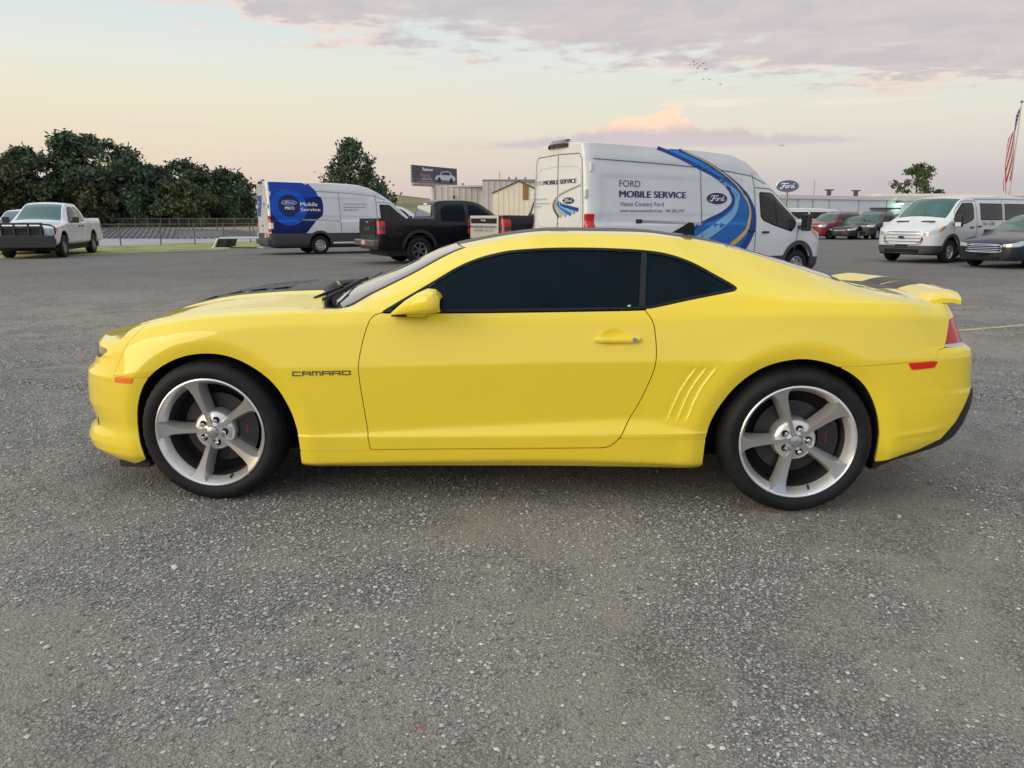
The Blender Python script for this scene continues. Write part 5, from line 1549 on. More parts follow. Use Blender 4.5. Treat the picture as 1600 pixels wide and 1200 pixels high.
# ------------------------------------------------------------------ ground
def ground_mat():
    m = bpy.data.materials.new('gravel_lot'); m.use_nodes = True
    T = NT(m.node_tree)
    p = T.new('ShaderNodeBsdfPrincipled', i_Roughness=0.92)
    p.inputs['Specular IOR Level'].default_value = 0.25
    T.new('ShaderNodeOutputMaterial', i_Surface=p.outputs[0])
    g = T.new('ShaderNodeNewGeometry')
    pos = g.outputs['Position']
    patch = T.noise(pos, 0.62, 5, 0.62, 0.5)
    patch2 = T.noise(pos, 2.3, 5, 0.65, 0.3)
    fine = T.noise(pos, 34, 6, 0.7)
    v1 = T.new('ShaderNodeTexVoronoi', feature='F1', i_Vector=pos, i_Scale=95.0)
    v2 = T.new('ShaderNodeTexVoronoi', feature='F1', i_Vector=pos, i_Scale=210.0)
    s1 = T.new('ShaderNodeSeparateColor', i_0=v1.outputs['Color']).outputs[0]
    s2 = T.new('ShaderNodeSeparateColor', i_0=v2.outputs['Color']).outputs[0]
    coarse = T.smooth(T.m('ADD', T.m('MULTIPLY', patch, .6), T.m('MULTIPLY', patch2, .4)), .45, .56)      # stony or dusty
    dust = T.mix(fine, (.335, .296, .236, 1), (.475, .428, .352, 1))
    stone = T.mix(s1, (.15, .146, .142, 1), (.54, .52, .49, 1))
    grit = T.mix(s2, (.22, .20, .172, 1), (.50, .462, .402, 1))
    near = T.mix(T.m('MULTIPLY', T.smooth(s1, .15, .5), T.m('ADD', .35, T.m('MULTIPLY', coarse, .6))), T.mix(T.m('ADD', .35, T.m('MULTIPLY', coarse, .4)), dust, grit), stone)
    gap = T.smooth(v1.outputs['Distance'], .30, .62)
    near = T.mix(T.m('MULTIPLY', gap, T.m('ADD', .15, T.m('MULTIPLY', coarse, .45))), near, (.070, .064, .056, 1))
    sp = T.new('ShaderNodeSeparateXYZ', i_0=pos)
    # worn asphalt further out
    asp = T.mix(T.smooth(T.noise(pos, .5, 6, .7, .5), .35, .65), (.118, .109, .101, 1), (.165, .153, .142, 1))
    speck = T.noise(pos, 26, 5, .8)
    asp = T.mix(T.m('MULTIPLY', T.smooth(speck, .42, .70), .75), asp, (.27, .252, .232, 1))
    asp = T.mix(T.m('MULTIPLY', T.smooth(T.noise(pos, 41, 4, .8), .48, .72), .55), asp, (.060, .056, .053, 1))
    asp = T.mix(T.m('MULTIPLY', T.smooth(T.noise(pos, 7.5, 4, .75), .46, .66), .55), asp, (.215, .200, .184, 1))
    asp = T.mix(T.m('MULTIPLY', T.smooth(T.noise(pos, 13, 4, .75), .50, .68), .55), asp, (.078, .073, .068, 1))
    crack = T.new('ShaderNodeTexVoronoi', feature='DISTANCE_TO_EDGE', i_Scale=.16)
    T.put(crack.inputs['Vector'], T.mix(.06, pos, T.new('ShaderNodeTexNoise', i_Vector=pos, i_Scale=.9).outputs['Color'], 'ADD'))
    crk = T.m('SUBTRACT', 1.0, T.smooth(crack.outputs['Distance'], .002, .012))
    asp = T.mix(T.m('MULTIPLY', crk, .0), asp, (.05, .05, .05, 1))
    wob = T.m('MULTIPLY', T.m('SUBTRACT', T.noise(pos, .35, 4, .6), .5), 5.0)
    edge = T.smooth(T.m('ADD', T.m('ADD', sp.outputs[1], T.m('MULTIPLY', sp.outputs[0], -.08)), wob), 5.0, 15.0)
    T.put(p.inputs['Base Color'], T.mix(edge, near, asp))
    h = T.m('ADD', T.m('ADD', T.m('MULTIPLY', v1.outputs['Distance'], -1.1), T.m('MULTIPLY', v2.outputs['Distance'], -.6)), T.m('MULTIPLY', fine, .6))
    b = T.new('ShaderNodeBump', i_Height=h, i_Distance=.014)
    T.put(b.inputs['Strength'], T.m('SUBTRACT', .95, T.m('MULTIPLY', edge, .6)))
    T.put(p.inputs['Normal'], b.outputs[0])
    return m
gm = ground_mat()
tag(link('ground', mesh_pd('ground', [(-900, -60, 0), (900, -60, 0), (900, 1500, 0), (-900, 1500, 0)], [[0, 1, 2, 3]], smooth=False), gm), kind='structure')

def noise2(x, y, seed, scale):
    r = np.random.default_rng(seed)
    tab = r.random((64, 64))
    u, v = x / scale, y / scale
    i, j = np.floor(u).astype(int), np.floor(v).astype(int)
    fu, fv = u - i, v - j
    fu, fv = fu * fu * (3 - 2 * fu), fv * fv * (3 - 2 * fv)
    t = lambda a, b: tab[a % 64, b % 64]
    return (t(i, j) * (1 - fu) + t(i + 1, j) * fu) * (1 - fv) + (t(i, j + 1) * (1 - fu) + t(i + 1, j + 1) * fu) * fv

def stones(name, n, xr, yr, smin, smax, m, power=2.6, seed=3, sub=True):
    r = np.random.default_rng(seed)
    N = int(n * 6)
    x = r.uniform(*xr, N); y = yr[0] + (yr[1] - yr[0]) * r.random(N)**1.7
    d = .5 * noise2(x + 40, y + 40, 5, .9) + .3 * noise2(x + 40, y + 40, 6, .35) + .2 * noise2(x + 40, y + 40, 8, .12)
    keep = (r.random(N) < np.clip((d - .36) * 4.5, .07, 1)) & (np.abs(x - 1.68 + .052 * (y + 4.43)) < .80 * (y + 4.43) + .35)
    x, y = x[keep][:n], y[keep][:n]; k = len(x)
    s = smin * (1 - r.random(k) * (1 - (smin / smax)**(power - 1)))**(-1 / (power - 1))
    base = np.array([(1, 0, -.1), (.2, 1, 0), (-1, .15, -.1), (-.1, -1, 0), (.35, -.25, .85), (-.4, .3, .75)])
    faces = np.array([(0, 1, 5), (0, 5, 4), (1, 2, 5), (2, 3, 4), (2, 4, 5), (3, 0, 4)])
    V = base[None] * (1 + .45 * (r.random((k, 6, 3)) - .5))
    V = V * np.stack([np.ones(k), .55 + .45 * r.random(k), .35 + .35 * r.random(k)], 1)[:, None, :] * (s / 2)[:, None, None]
    a = r.random(k) * 2 * np.pi; c, sn = np.cos(a), np.sin(a)
    X_ = V[..., 0] * c[:, None] - V[..., 1] * sn[:, None] + x[:, None]; Y_ = V[..., 0] * sn[:, None] + V[..., 1] * c[:, None] + y[:, None]
    Z_ = V[..., 2] + (s * .13)[:, None]
    VV = np.stack([X_, Y_, Z_], 2).reshape(-1, 3)
    FF = (faces[None] + 6 * np.arange(k)[:, None, None]).reshape(-1, 3)
    me = bpy.data.meshes.new(name)
    me.vertices.add(len(VV)); me.vertices.foreach_set('co', VV.ravel())
    me.loops.add(FF.size); me.loops.foreach_set('vertex_index', FF.ravel().astype(np.int32))
    me.polygons.add(len(FF)); me.polygons.foreach_set('loop_start', np.arange(0, FF.size, 3, dtype=np.int32))
    me.update(calc_edges=True)
    return tag(link(name, me, m), kind='stuff')
def island_mat(name, stops, rough=.85):
    m = bpy.data.materials.new(name); m.use_nodes = True
    T = NT(m.node_tree)
    p = T.new('ShaderNodeBsdfPrincipled', i_Roughness=rough)
    p.inputs['Specular IOR Level'].default_value = .3
    T.new('ShaderNodeOutputMaterial', i_Surface=p.outputs[0])
    g = T.new('ShaderNodeNewGeometry')
    T.put(p.inputs['Base Color'], T.ramp(g.outputs['Random Per Island'], stops, 'LINEAR'))
    return m
gravel_m = island_mat('gravel_stones', [(0, (.13, .128, .128, 1)), (.25, (.23, .222, .212, 1)), (.6, (.34, .326, .304, 1)), (.88, (.46, .44, .40, 1)), (.97, (.58, .56, .52, 1)), (.99, (.68, .66, .62, 1)), (1.0, (.34, .26, .20, 1))])
stones('gravel', 215000, (-6.4, 9.4), (-3.35, 5.5), .0060, .024, gravel_m, power=3.0)

stones('loose_gravel', 62000, (-17, 18), (1.5, 15.0), .011, .034, island_mat('loose_stones', [(0, (.10, .096, .092, 1)), (.5, (.20, .19, .18, 1)), (.9, (.32, .305, .285, 1)), (1.0, (.42, .40, .37, 1))]), power=3.0, seed=9)

# a few larger pebbles that stand out one by one
peb = [((.16, -1.66), .035, (.55, .54, .52)), ((-.12, -1.72), .026, (.32, .32, .32)), ((.02, -2.25), .024, (.5, .49, .47)), ((.55, -2.12), .02, (.30, .19, .12)), ((2.9, -1.75), .022, (.5, .49, .46)), ((1.32, -2.58), .018, (.32, .14, .10)), ((1.05, -1.9), .02, (.42, .41, .40)), ((3.35, -.95), .022, (.48, .47, .45)), ((1.95, -1.55), .02, (.5, .5, .48)), ((-1.1, -1.1), .03, (.3, .3, .3))]
txt = ['largest pale pebble on the gravel below the front wheel', 'grey pebble left of the largest pale pebble', 'pale pebble low on the left of the gravel', 'brownish pebble on the gravel under the car nose', 'pale pebble on the gravel right of centre, below the rear wheel', 'reddish pebble near the bottom edge of the gravel', 'light grey pebble on the gravel below the front edge of the door',
       'pale pebble in front of the rear wheel', 'pale pebble on the gravel below the door', 'grey pebble on the gravel ahead of the car nose']
for ((x, y), s, c), lb in zip(peb, txt):
    bm = bmesh.new(); bmesh.ops.create_icosphere(bm, subdivisions=2, radius=s / 2)
    for v in bm.verts: v.co *= 1 + rnd.uniform(-.13, .13); v.co.z *= .55; v.co.y *= .75
    me = bpy.data.meshes.new('pebble'); bm.to_mesh(me); bm.free()
    tag(link('pebble', me, mat('pebble_%.2f_%.2f' % c[:2], c, .8, bump=(90, .3, .003)), loc=(x, y, s * .2), rot=(0, 0, rnd.uniform(0, 3))), lb, 'pebble', 'pebbles on the gravel')

# painted bay lines, worn
def worn_line(a, b_, w, name='bay_line'):
    m = MATS.get('worn_yellow')
    if m is None:
        m = bpy.data.materials.new('worn_yellow'); m.use_nodes = True; MATS['worn_yellow'] = m
        T = NT(m.node_tree)
        p = T.new('ShaderNodeBsdfPrincipled', i_Roughness=.9); T.new('ShaderNodeOutputMaterial', i_Surface=p.outputs[0])
        g = T.new('ShaderNodeNewGeometry')
        n = T.noise(g.outputs['Position'], 7, 5, .75)
        T.put(p.inputs['Base Color'], T.mix(T.smooth(n, .30, .55), (.20, .18, .14, 1), (.50, .40, .22, 1)))
    a, b_ = Vector((*a, .004)), Vector((*b_, .004)); d = (b_ - a).normalized(); n = Vector((-d.y, d.x, 0)) * w / 2
    tag(link(name, mesh_pd(name, [a + n, b_ + n, b_ - n, a - n], [[0, 1, 2, 3]], smooth=False), m), kind='structure')
worn_line((6.2, 5.02), (9.6, 6.75), .10); worn_line((-7.6, 23.6), (-4.9, 22.6), .12); worn_line((-3.2, 21.7), (-1.2, 20.9), .10)

# ------------------------------------------------------------------ verge, basin and fences on the left
def sheet(name, pts, z, m, kind='structure'):
    zs = z if isinstance(z, (list, tuple)) else [z] * len(pts)
    return tag(link(name, mesh_pd(name, [(x, y, q) for (x, y), q in zip(pts, zs)], [list(range(len(pts)))], smooth=False), m), kind=kind)
grass_m = mat('verge_grass', (.26, .255, .085), .95, var=(.9, .35))
dry_m = mat('dry_grass', (.30, .245, .14), .95, var=(.5, .3))
apron_m = mat('pale_concrete', (.36, .36, .37), .9, var=(.3, .12))
lin_m = mat('basin_liner', (.15, .142, .155), .8, var=(.6, .2))
sheet('grass_verge', [(-60, -4), (-17.9, 19.9), (-17.4, 21.1), (-16.1, 25.0), (-12.3, 31.0), (-10.4, 32.8), (-6.3, 34.7), (4, 37), (4, 46), (-15.7, 46), (-17, 41), (-19.5, 37.0), (-20.6, 34.2), (-23, 32.8), (-62, 20)], .004, grass_m)
sheet('basin_apron', [(-62, 20.1), (-23, 32.9), (-20.6, 34.3), (-19.5, 37.1), (-17, 41.1), (-15.7, 46.1), (4, 46.1), (4, 49), (-18, 49), (-24, 47), (-30, 47.5), (-62, 40)], .003, apron_m)
# ribbed bank: sloping panels with raised ribs, one piece each
A0, A1 = np.array((-62, 40.)), np.array((-30, 47.5)); 
front = [np.array(q, float) for q in ((-62, 40.2), (-46, 43.9), (-30, 47.6), (-24, 47.1), (-18, 49.1), (-8, 49.1), (4, 49.1))]
back = [np.array(q, float) for q in ((-70, 52.), (-58, 62.), (-45.5, 73.), (-35.8, 68.), (-24.8, 56.6), (-12, 53), (4, 53))]
bank = mesh_pd('basin_bank', [(*f, .003) for f in front] + [(*q, .42) for q in back], [[i, i + 1, i + 8, i + 7] for i in range(6)], smooth=False)
bank_o = tag(link('basin_bank', bank, lin_m), kind='structure')
mb = MB()
for i in range(6):
    for k in range(14):
        u = k / 14
        a = front[i] + (front[i + 1] - front[i]) * u; c = back[i] + (back[i + 1] - back[i]) * (u + .25)
        mb.tube([(a[0], a[1], .03), (c[0], c[1], .45)], .09, 5)
mb.build('liner_rib', mat('liner_rib', (.095, .09, .10), .8), bank_o)
bank_o.children[0]['kind'] = 'stuff'
sheet('dry_bank', [tuple(q) for q in back] + [(4, 300), (-300, 300), (-300, 60)], [.42] * 7 + [.5, .5, .5], dry_m)

fence_m = mat('galvanised', (.13, .13, .135), .5, .4)
def chain_fence(label, pts, h, z0, every, name='chain_link_fence'):
    t = thing(name, label, 'fence', (pts[0][0], pts[0][1], 0))
    o = Vector((pts[0][0], pts[0][1], 0))
    P = [Vector((x, y, z0)) - o for x, y in pts]
    lens = [(b_ - a).length for a, b_ in zip(P, P[1:])]
    tot = sum(lens)
    def at(d):
        for a, b_, l in zip(P, P[1:], lens):
            if d <= l: return a + (b_ - a) * (d / l)
            d -= l
        return P[-1].copy()
    n = int(tot / every)
    for k in range(n + 1):
        p = at(k * every)
        b = MB(); b.tube([p + Vector((0, 0, -.05)), p + Vector((0, 0, h + .06))], .032, 6)
        b.build('post', fence_m, t)
    b = MB(); b.tube([at(d) + Vector((0, 0, h)) for d in np.linspace(0, tot, n + 1)], .022, 6); b.build('top_rail', fence_m, t)
    V, F = [], []
    st = .09; w = .003
    for k in range(int(tot / st)):
        for sg in (-1, 1):
            d0 = k * st; d1 = d0 + sg * h
            if d1 < 0 or d1 > tot: continue
            a = at(d0) + Vector((0, 0, .03)); c = at(d1) + Vector((0, 0, h))
            i = len(V); V += [a + Vector((0, 0, -w)), a + Vector((0, 0, w)), c + Vector((0, 0, w)), c + Vector((0, 0, -w))]; F.append([i, i + 1, i + 2, i + 3])
    o2 = link('wire_mesh', mesh_pd('wire_mesh', V, F, smooth=False), fence_m, t); o2['kind'] = 'stuff'
    return t
chain_fence('nearer chain-link fence along the grass verge, running behind the white pickup', [(-34, 27.0), (-20.8, 34.0), (-18.5, 35.0), (-17.2, 37.1), (-15.8, 40.0), (-13.5, 45)], 1.08, 0, 1.9)
chain_fence('farther chain-link fence on the bank, in front of the woods', [(-62, 90), (-48.3, 77.5), (-35.5, 67.3), (-28.3, 59.3), (-20.8, 53.0), (-12, 49.6)], 1.05, .30, 2.9)

# ------------------------------------------------------------------ trees
bark = mat('bark', (.060, .048, .036), .9, bump=(14, .6, .03))
def leaf_mat(name, a, c):
    m = bpy.data.materials.new(name); m.use_nodes = True
    T = NT(m.node_tree)
    p = T.new('ShaderNodeBsdfPrincipled', i_Roughness=.65)
    p.inputs['Specular IOR Level'].default_value = .25
    T.new('ShaderNodeOutputMaterial', i_Surface=p.outputs[0])
    g = T.new('ShaderNodeNewGeometry')
    T.put(p.inputs['Base Color'], T.mix(g.outputs['Random Per Island'], (*a, 1), (*c, 1)))
    return m
leaf_dark = leaf_mat('leaf_dark', (.036, .066, .040), (.082, .118, .062))
leaf_mid = leaf_mat('leaf_mid', (.040, .065, .030), (.085, .120, .042))
leaf_olive = leaf_mat('leaf_olive', (.060, .066, .030), (.110, .105, .045))
leaf_light = leaf_mat('leaf_light', (.055, .085, .03), (.10, .13, .05))

def leaves(clumps, per, size, seed, squash=.8):
    r = np.random.default_rng(seed)
    C, S = [], []
    for (c, rad) in clumps:
        k = max(6, int(per * (rad / 1.0)**2))
        d = r.normal(size=(k, 3)); d /= np.linalg.norm(d, axis=1, keepdims=True)
        rr = rad * r.random(k)**.42 * (1 + .22 * r.normal(size=k))
        C.append(np.array(c) + d * rr[:, None] * np.array([1, 1, squash])); S.append(np.full(k, 1.0))
    C = np.vstack(C); k = len(C)
    a = r.normal(size=(k, 3)); a /= np.linalg.norm(a, axis=1, keepdims=True)
    b_ = np.cross(a, r.normal(size=(k, 3))); b_ /= np.linalg.norm(b_, axis=1, keepdims=True)
    s = (size * (.6 + .8 * r.random(k)))[:, None]
    V = np.stack([C - a * s, C + b_ * s * .45, C + a * s, C - b_ * s * .45], 1).reshape(-1, 3)
    F = (np.arange(k)[:, None] * 4 + np.arange(4)[None]).tolist()
    return mesh_pd('crown', V, F, smooth=False)

def tree(label, x, y, h, w, m, seed, shape='round', per=150, size=.20, trunk_h=None, group=None, name='tree', z=0.3):
    t = thing(name, label, 'tree', (x, y, z), 0, group)
    if group: h *= .93
    r = random.Random(seed)
    th = trunk_h or h * .30
    clumps = []
    b = MB()
    r0 = max(.10, h * .022)
    lean = Vector((r.uniform(-.04, .04), r.uniform(-.04, .04), 1))
    top = h * (.92 if shape == 'cone' else .72)
    b.tube([lean * (top * q / 5) + Vector((r.uniform(-.1, .1), r.uniform(-.1, .1), 0)) * (q > 0) for q in range(6)], [r0 * (1.25 - q * .2) for q in range(6)], 8)
    n = int(40 if shape == 'round' else 40)
    for k in range(n):
        if shape == 'round':
            u = r.random()**.8; ang = r.uniform(0, 2 * math.pi)
            hz = th + (h - th) * u
            prof = math.sin(min(1, (u * .85 + .15)) * math.pi)**.55
            rad = w / 2 * prof * math.sqrt(r.random()) * .95
            cr = w * r.uniform(.10, .19) * (1 - .35 * u)
            hz = min(hz, h - cr * .55)
        else:
            u = k / n; ang = k * 2.4 + r.uniform(-.4, .4)
            hz = th + (h - th) * (u**.95)
            rad = w / 2 * (1 - u)**.8 * r.uniform(.55, 1.0) * (1.0 if u > .12 else .75)
            cr = w * (.07 + .12 * (1 - u)) * r.uniform(.8, 1.25)
            hz = min(hz, h - cr * .5)
        c = Vector((math.cos(ang) * rad, math.sin(ang) * rad, hz))
        clumps.append((c, cr))
        if r.random() < .7:
            s0 = lean * min(top, max(th * .6, hz - cr - rad * .5)); e = c * .92 + Vector((0, 0, hz * .06))
            b.tube([s0, (s0 + e) / 2 + Vector((0, 0, -.15)), e], [r0 * .42, r0 * .28, r0 * .10], 5, False)
    b.build('trunk', bark, t)
    if shape == 'cone': clumps.append((Vector((0, 0, h - .25)), .35)); clumps.append((Vector((0.05, 0, h - .8)), .55))
    link('crown', leaves(clumps, per, size, seed), m, t)
    return t
W_ = 'trees of the woods on the left'
def far(x, y): return 1.68 + (x - 1.68) * 1.27, -4.43 + (y + 4.43) * 1.27
# (px-derived ground points) tall oaks first, then the lower trees and scrub in front
tree('tall dark tree with the highest domed crown of the left woods', -48.7, 78.0, 10.3, 12.2, leaf_dark, 3, per=170, size=.25, group=W_)
tree('dark tree with a ragged crown against the sky at the far left edge', -60.8, 72.3, 9.6, 9.9, leaf_dark, 5, per=150, size=.25, group=W_)
tree('dark flat-topped tree between the edge tree and the tallest tree', -56.3, 79.3, 9.2, 8.1, leaf_dark, 8, per=150, size=.25, group=W_)
tree('dark tree with an uneven crown left of the service van', -40.6, 83.7, 7.9, 8.9, leaf_dark, 13, per=160, size=.25, group=W_)
tree('slimmer dark tree close behind the far service van', -37.3, 86.3, 7.2, 6.9, leaf_dark, 21, per=150, size=.25, group=W_)
tree('dark tree with spreading right-hand boughs beside the tallest tree', -44.4, 81.8, 7.4, 7.6, leaf_dark, 34, per=150, size=.25, group=W_)
tree('rounded olive tree below the skyline on the left, behind the white pickup', -55.3, 71.0, 7.7, 7.9, leaf_olive, 41, per=150, size=.25, group=W_)
tree('olive scrub tree right of the white pickup, low in the woods', -46.2, 74.2, 5.2, 6.1, leaf_olive, 44, per=150, trunk_h=.6, size=.25, group=W_)
tree('bright green bushy tree at the right end of the fence', -38.8, 77.7, 5.2, 7.6, leaf_mid, 47, per=160, trunk_h=.5, size=.25, group=W_)
tree('mid green shrub tree under the tallest tree', -50.6, 73.0, 4.9, 6.6, leaf_mid, 52, per=150, trunk_h=.5, size=.25, group=W_)
tree('dark low tree behind the left edge of the white pickup', -60.1, 67.9, 5.9, 7.6, leaf_dark, 57, per=150, trunk_h=.6, size=.25, group=W_)
tree('dark bush between the olive scrub and the bright green tree', -42.7, 75.9, 5.0, 6.3, leaf_dark, 61, per=150, trunk_h=.4, size=.25, group=W_)
tree('dark bush close to the rear of the far service van', -36.8, 82.2, 5.0, 6.6, leaf_dark, 66, per=150, trunk_h=.4, size=.25, group=W_)
# undergrowth filling the wood
r_ = np.random.default_rng(4)
cl_ = []
for k in range(230):
    u = r_.random()
    x = -66 + 37 * u; y = 59 + 8 * u + r_.uniform(1, 8)
    cl_.append(((*far(x, y), r_.uniform(.3, 5.2)), r_.uniform(1.5, 2.8)))
o = link('undergrowth', leaves(cl_, 46, .32, 9), leaf_dark); o.name = 'undergrowth'; tag(o, kind='stuff')

tree('dark conical evergreen standing alone behind the far service van', -17.2, 68.3, 8.6, 8.6, leaf_dark, 71, 'cone', per=170, size=.19, trunk_h=1.2, z=0)
tree('loose two-lobed tree above the roof of the white passenger van', 69.9, 146.0, 11.2, 8.4, leaf_mid, 77, per=60, size=.34, trunk_h=3.2, z=0)
tree('tiny treetop beside the two-lobed tree on the right', 74.6, 146.5, 6.6, 5.0, leaf_dark, 79, per=60, size=.3, z=0)
tree('treetop at the right edge beside the flagpole', 80.5, 112.0, 6.3, 7.0, leaf_dark, 83, per=60, size=.3, z=0)

# ------------------------------------------------------------------ hill, buildings, billboard
hv, hf = [], []
hp = [(-140, 7.0), (-100, 7.6), (-59, 7.8), (-40, 7.4), (-34.7, 6.8), (-26.7, 5.9), (-15.3, 4.6), (10, 2.5), (40, 0)]
for x, z in hp:
    hv += [(x * .82, 150, 0), (x * .93, 172, z * .55), (x, 192, z), (x * 1.05, 215, z * 1.0), (x * 1.2, 300, z * .9)]
for i in range(len(hp) - 1):
    for j in range(4): hf.append([i * 5 + j, (i + 1) * 5 + j, (i + 1) * 5 + j + 1, i * 5 + j + 1])
tag(link('grassy_hill', mesh_pd('grassy_hill', hv, hf), mat('hill_grass', (.165, .150, .070), .95, var=(.12, .25))), kind='structure')

def ribbed(name, parent, a, b_, z0, z1, m, pitch=.9, dep=.05):
    """profiled metal sheet wall from a to b_"""
    a, b_ = Vector((*a, 0)), Vector((*b_, 0)); d = (b_ - a); n = max(2, int(d.length / pitch)); dn = d.normalized(); nr = Vector((dn.y, -dn.x, 0))
    b = MB(); rows = []
    for k in range(n):
        for u, o in ((0, 0), (.62, 0), (.70, dep), (.92, dep)):
            p = a + d * ((k + u) / n) + nr * o
            rows.append([(p.x, p.y, z0), (p.x, p.y, z1)])
    p = b_; rows.append([(p.x, p.y, z0), (p.x, p.y, z1)])
    b.grid(rows)
    return b.build(name, m, parent)
ware_m = mat('warehouse_sheet', (.52, .50, .475), .55, .1, var=(.2, .1))
t = thing('warehouse', 'grey ribbed metal warehouse with a stepped roofline behind the black pickup', 'building', (-18.4, 129, 0))
ribbed('wall', t, (0, 0), (8.1, 1.0), 0, 6.65, ware_m, 1.0, .10)
ribbed('wall', t, (8.1, -.4), (28, 2.0), 0, 7.5, ware_m, 1.0, .10)
MB().b2((-.1, .2, 6.62), (8.1, 30, 6.9)).build('roof', ware_m, t); MB().b2((8.0, .2, 7.45), (28, 32, 7.85)).build('roof', mat('roof_grey', (.2, .2, .2), .6), t)
MB().b2((8.1, 0, 0), (8.3, 20, 7.5)).build('side_wall', ware_m, t)
for x, z in ((4.4, 6.9), (12.4, 7.85), (13.6, 7.85), (15.2, 7.85), (18, 7.85)): MB().b2((x, .5, z), (x + .35, .9, z + .38)).build('roof_vent', steel, t)
MB().b2((10.9, .6, 7.8), (11.0, .7, 9.2)).build('roof_mast', steel, t)
MB().b2((3.0, -.12, 4.6), (3.25, .05, 5.2)).build('wall_light', black_trim, t)

t = thing('gabled_building', 'cream gable-ended metal building left of the near service van', 'building', (-2.4, 89.4, 0))
cream = mat('cream_sheet', (.78, .72, .57), .6, var=(.3, .06))
HW = 3.1
b = MB()
for k in range(10):
    xa, xb = -HW + k * HW / 5, -HW + (k + 1) * HW / 5
    za, zb_ = 4.3 + 1.35 * (1 - abs(xa) / HW), 4.3 + 1.35 * (1 - abs(xb) / HW)
    b.grid([[(xa, 0, 0), (xa, 0, za)], [(xb - .06, 0, 0), (xb - .06, 0, zb_)], [(xb - .04, -.04, 0), (xb - .04, -.04, zb_)], [(xb, -.04, 0), (xb, -.04, zb_)]])
b.grid([[(-HW, 0, 0), (-HW, 0, 4.3)], [(-HW, 16, 0), (-HW, 16, 4.3)]]); b.grid([[(HW, 0, 0), (HW, 0, 4.3)], [(HW, 16, 0), (HW, 16, 4.3)]])
b.build('wall', cream, t)
for sg in (-1, 1):
    b = MB(); b.poly([(sg * (HW + .15), -.15, 4.26), (0, -.15, 5.68), (0, -.15, 5.80), (sg * (HW + .15), -.15, 4.38)], (0, 16.3, 0)); b.build('roof', mat('roof_dark', (.05, .052, .056), .5), t)
MB().b2((.50, -.10, 3.55), (1.15, -.02, 5.35)).build('shutter', mat('rust_board', (.30, .14, .05), .7), t)

t = thing('white_building', 'long white metal building behind the parked cars on the right', 'building', (14, 92, 0))
wht = mat('white_sheet', (.74, .76, .78), .5, var=(.15, .05))
a_, b2_ = Vector((0, 0, 0)), Vector((76, 47, 0)); d_ = (b2_ - a_).normalized(); n_ = Vector((d_.y, -d_.x, 0))
ang = math.atan2(47, 76)
Lb = (b2_ - a_).length
for k in range(14):
    s0, s1 = a_ + d_ * (Lb * k / 14 + .10), a_ + d_ * (Lb * (k + 1) / 14)
    b = MB(); b.poly([(s0.x, s0.y, 0), (s1.x, s1.y, 0), (s1.x, s1.y, 4.05), (s0.x, s0.y, 4.05)], n_ * -.2); b.build('wall_panel', wht, t)
    b = MB(); b.tube([s0 - d_ * .05 + n_ * .05, s0 - d_ * .05 + n_ * .05 + Vector((0, 0, 4.1))], .06, 5); b.build('downpipe', mat('pipe_grey', (.4, .4, .4), .5), t)
b = MB(); b.poly([(a_ + n_ * .25 + Vector((0, 0, 4.0)))[:], (b2_ + n_ * .25 + Vector((0, 0, 4.0)))[:], (b2_ + n_ * .25 + Vector((0, 0, 4.5)))[:], (a_ + n_ * .25 + Vector((0, 0, 4.5)))[:]], n_ * -22); b.build('roof', mat('roof_white', (.70, .71, .72), .5), t)
b = MB(); b.poly([(a_ + d_ * 41 + Vector((0, 0, 2.7)))[:], (a_ + d_ * 46 + Vector((0, 0, 2.7)))[:], (a_ + d_ * 46 + Vector((0, 0, 2.9)))[:], (a_ + d_ * 41 + Vector((0, 0, 2.9)))[:]], n_ * 1.6); b.build('canopy', mat('canopy_dark', (.05, .05, .055), .6), t)
for s_ in (34.2, 40.1):
    p = a_ + d_ * s_ - n_ * 2; b = MB(); b.box((p.x, p.y, 4.9), (.5, .5, .9)); b.box((p.x, p.y, 5.4), (1.2, .6, .16)); b.build('roof_vent', mat('vent_dark', (.06, .06, .07), .6), t)
p = a_ + d_ * 28.5; b = MB(); b.tube([p + n_ * .1 + Vector((0, 0, 0)), p + n_ * .1 + Vector((0, 0, 6.6))], .04, 5); b.build('mast', steel, t)
# lit floodlight on its wall
p = a_ + d_ * 47.3 + n_ * .5
b = MB(); b.box((p.x, p.y, 3.75), (.9, .5, .35)); fl = b.build('floodlight', steel, t)
b = MB(); b.box((p.x, p.y, 3.52), (.8, .42, .10)); b.build('floodlight_lens', mat('lens_green', (.6, .9, .75), .3, emit=((.6, 1.0, .8), 4.0)), fl)
ld = bpy.data.lights.new('floodlight_glow', 'POINT'); ld.energy = 60; ld.color = (.45, 1.0, .55); ld.shadow_soft_size = .3
lo = bpy.data.objects.new('floodlight_glow', ld); col.objects.link(lo); lo.parent = fl; lo.location = (p.x + n_.x * .6, p.y + n_.y * .6, 3.2)
t = thing('showroom_block', 'pale flat-roofed block rising behind the long white building on the right', 'building', (66.4, 140, 0))
MB().b2((-5, 0, 0), (26, 14, 5.3)).build('wall', mat('pale_cream', (.62, .56, .48), .6), t)
MB().b2((-5.2, -.2, 5.28), (26.2, 14.2, 5.7)).build('roof', mat('fascia', (.6, .55, .5), .6), t)
MB().b2((8, -.14, 4.3), (26, -.03, 5.0)).build('window', tint_glass, t)

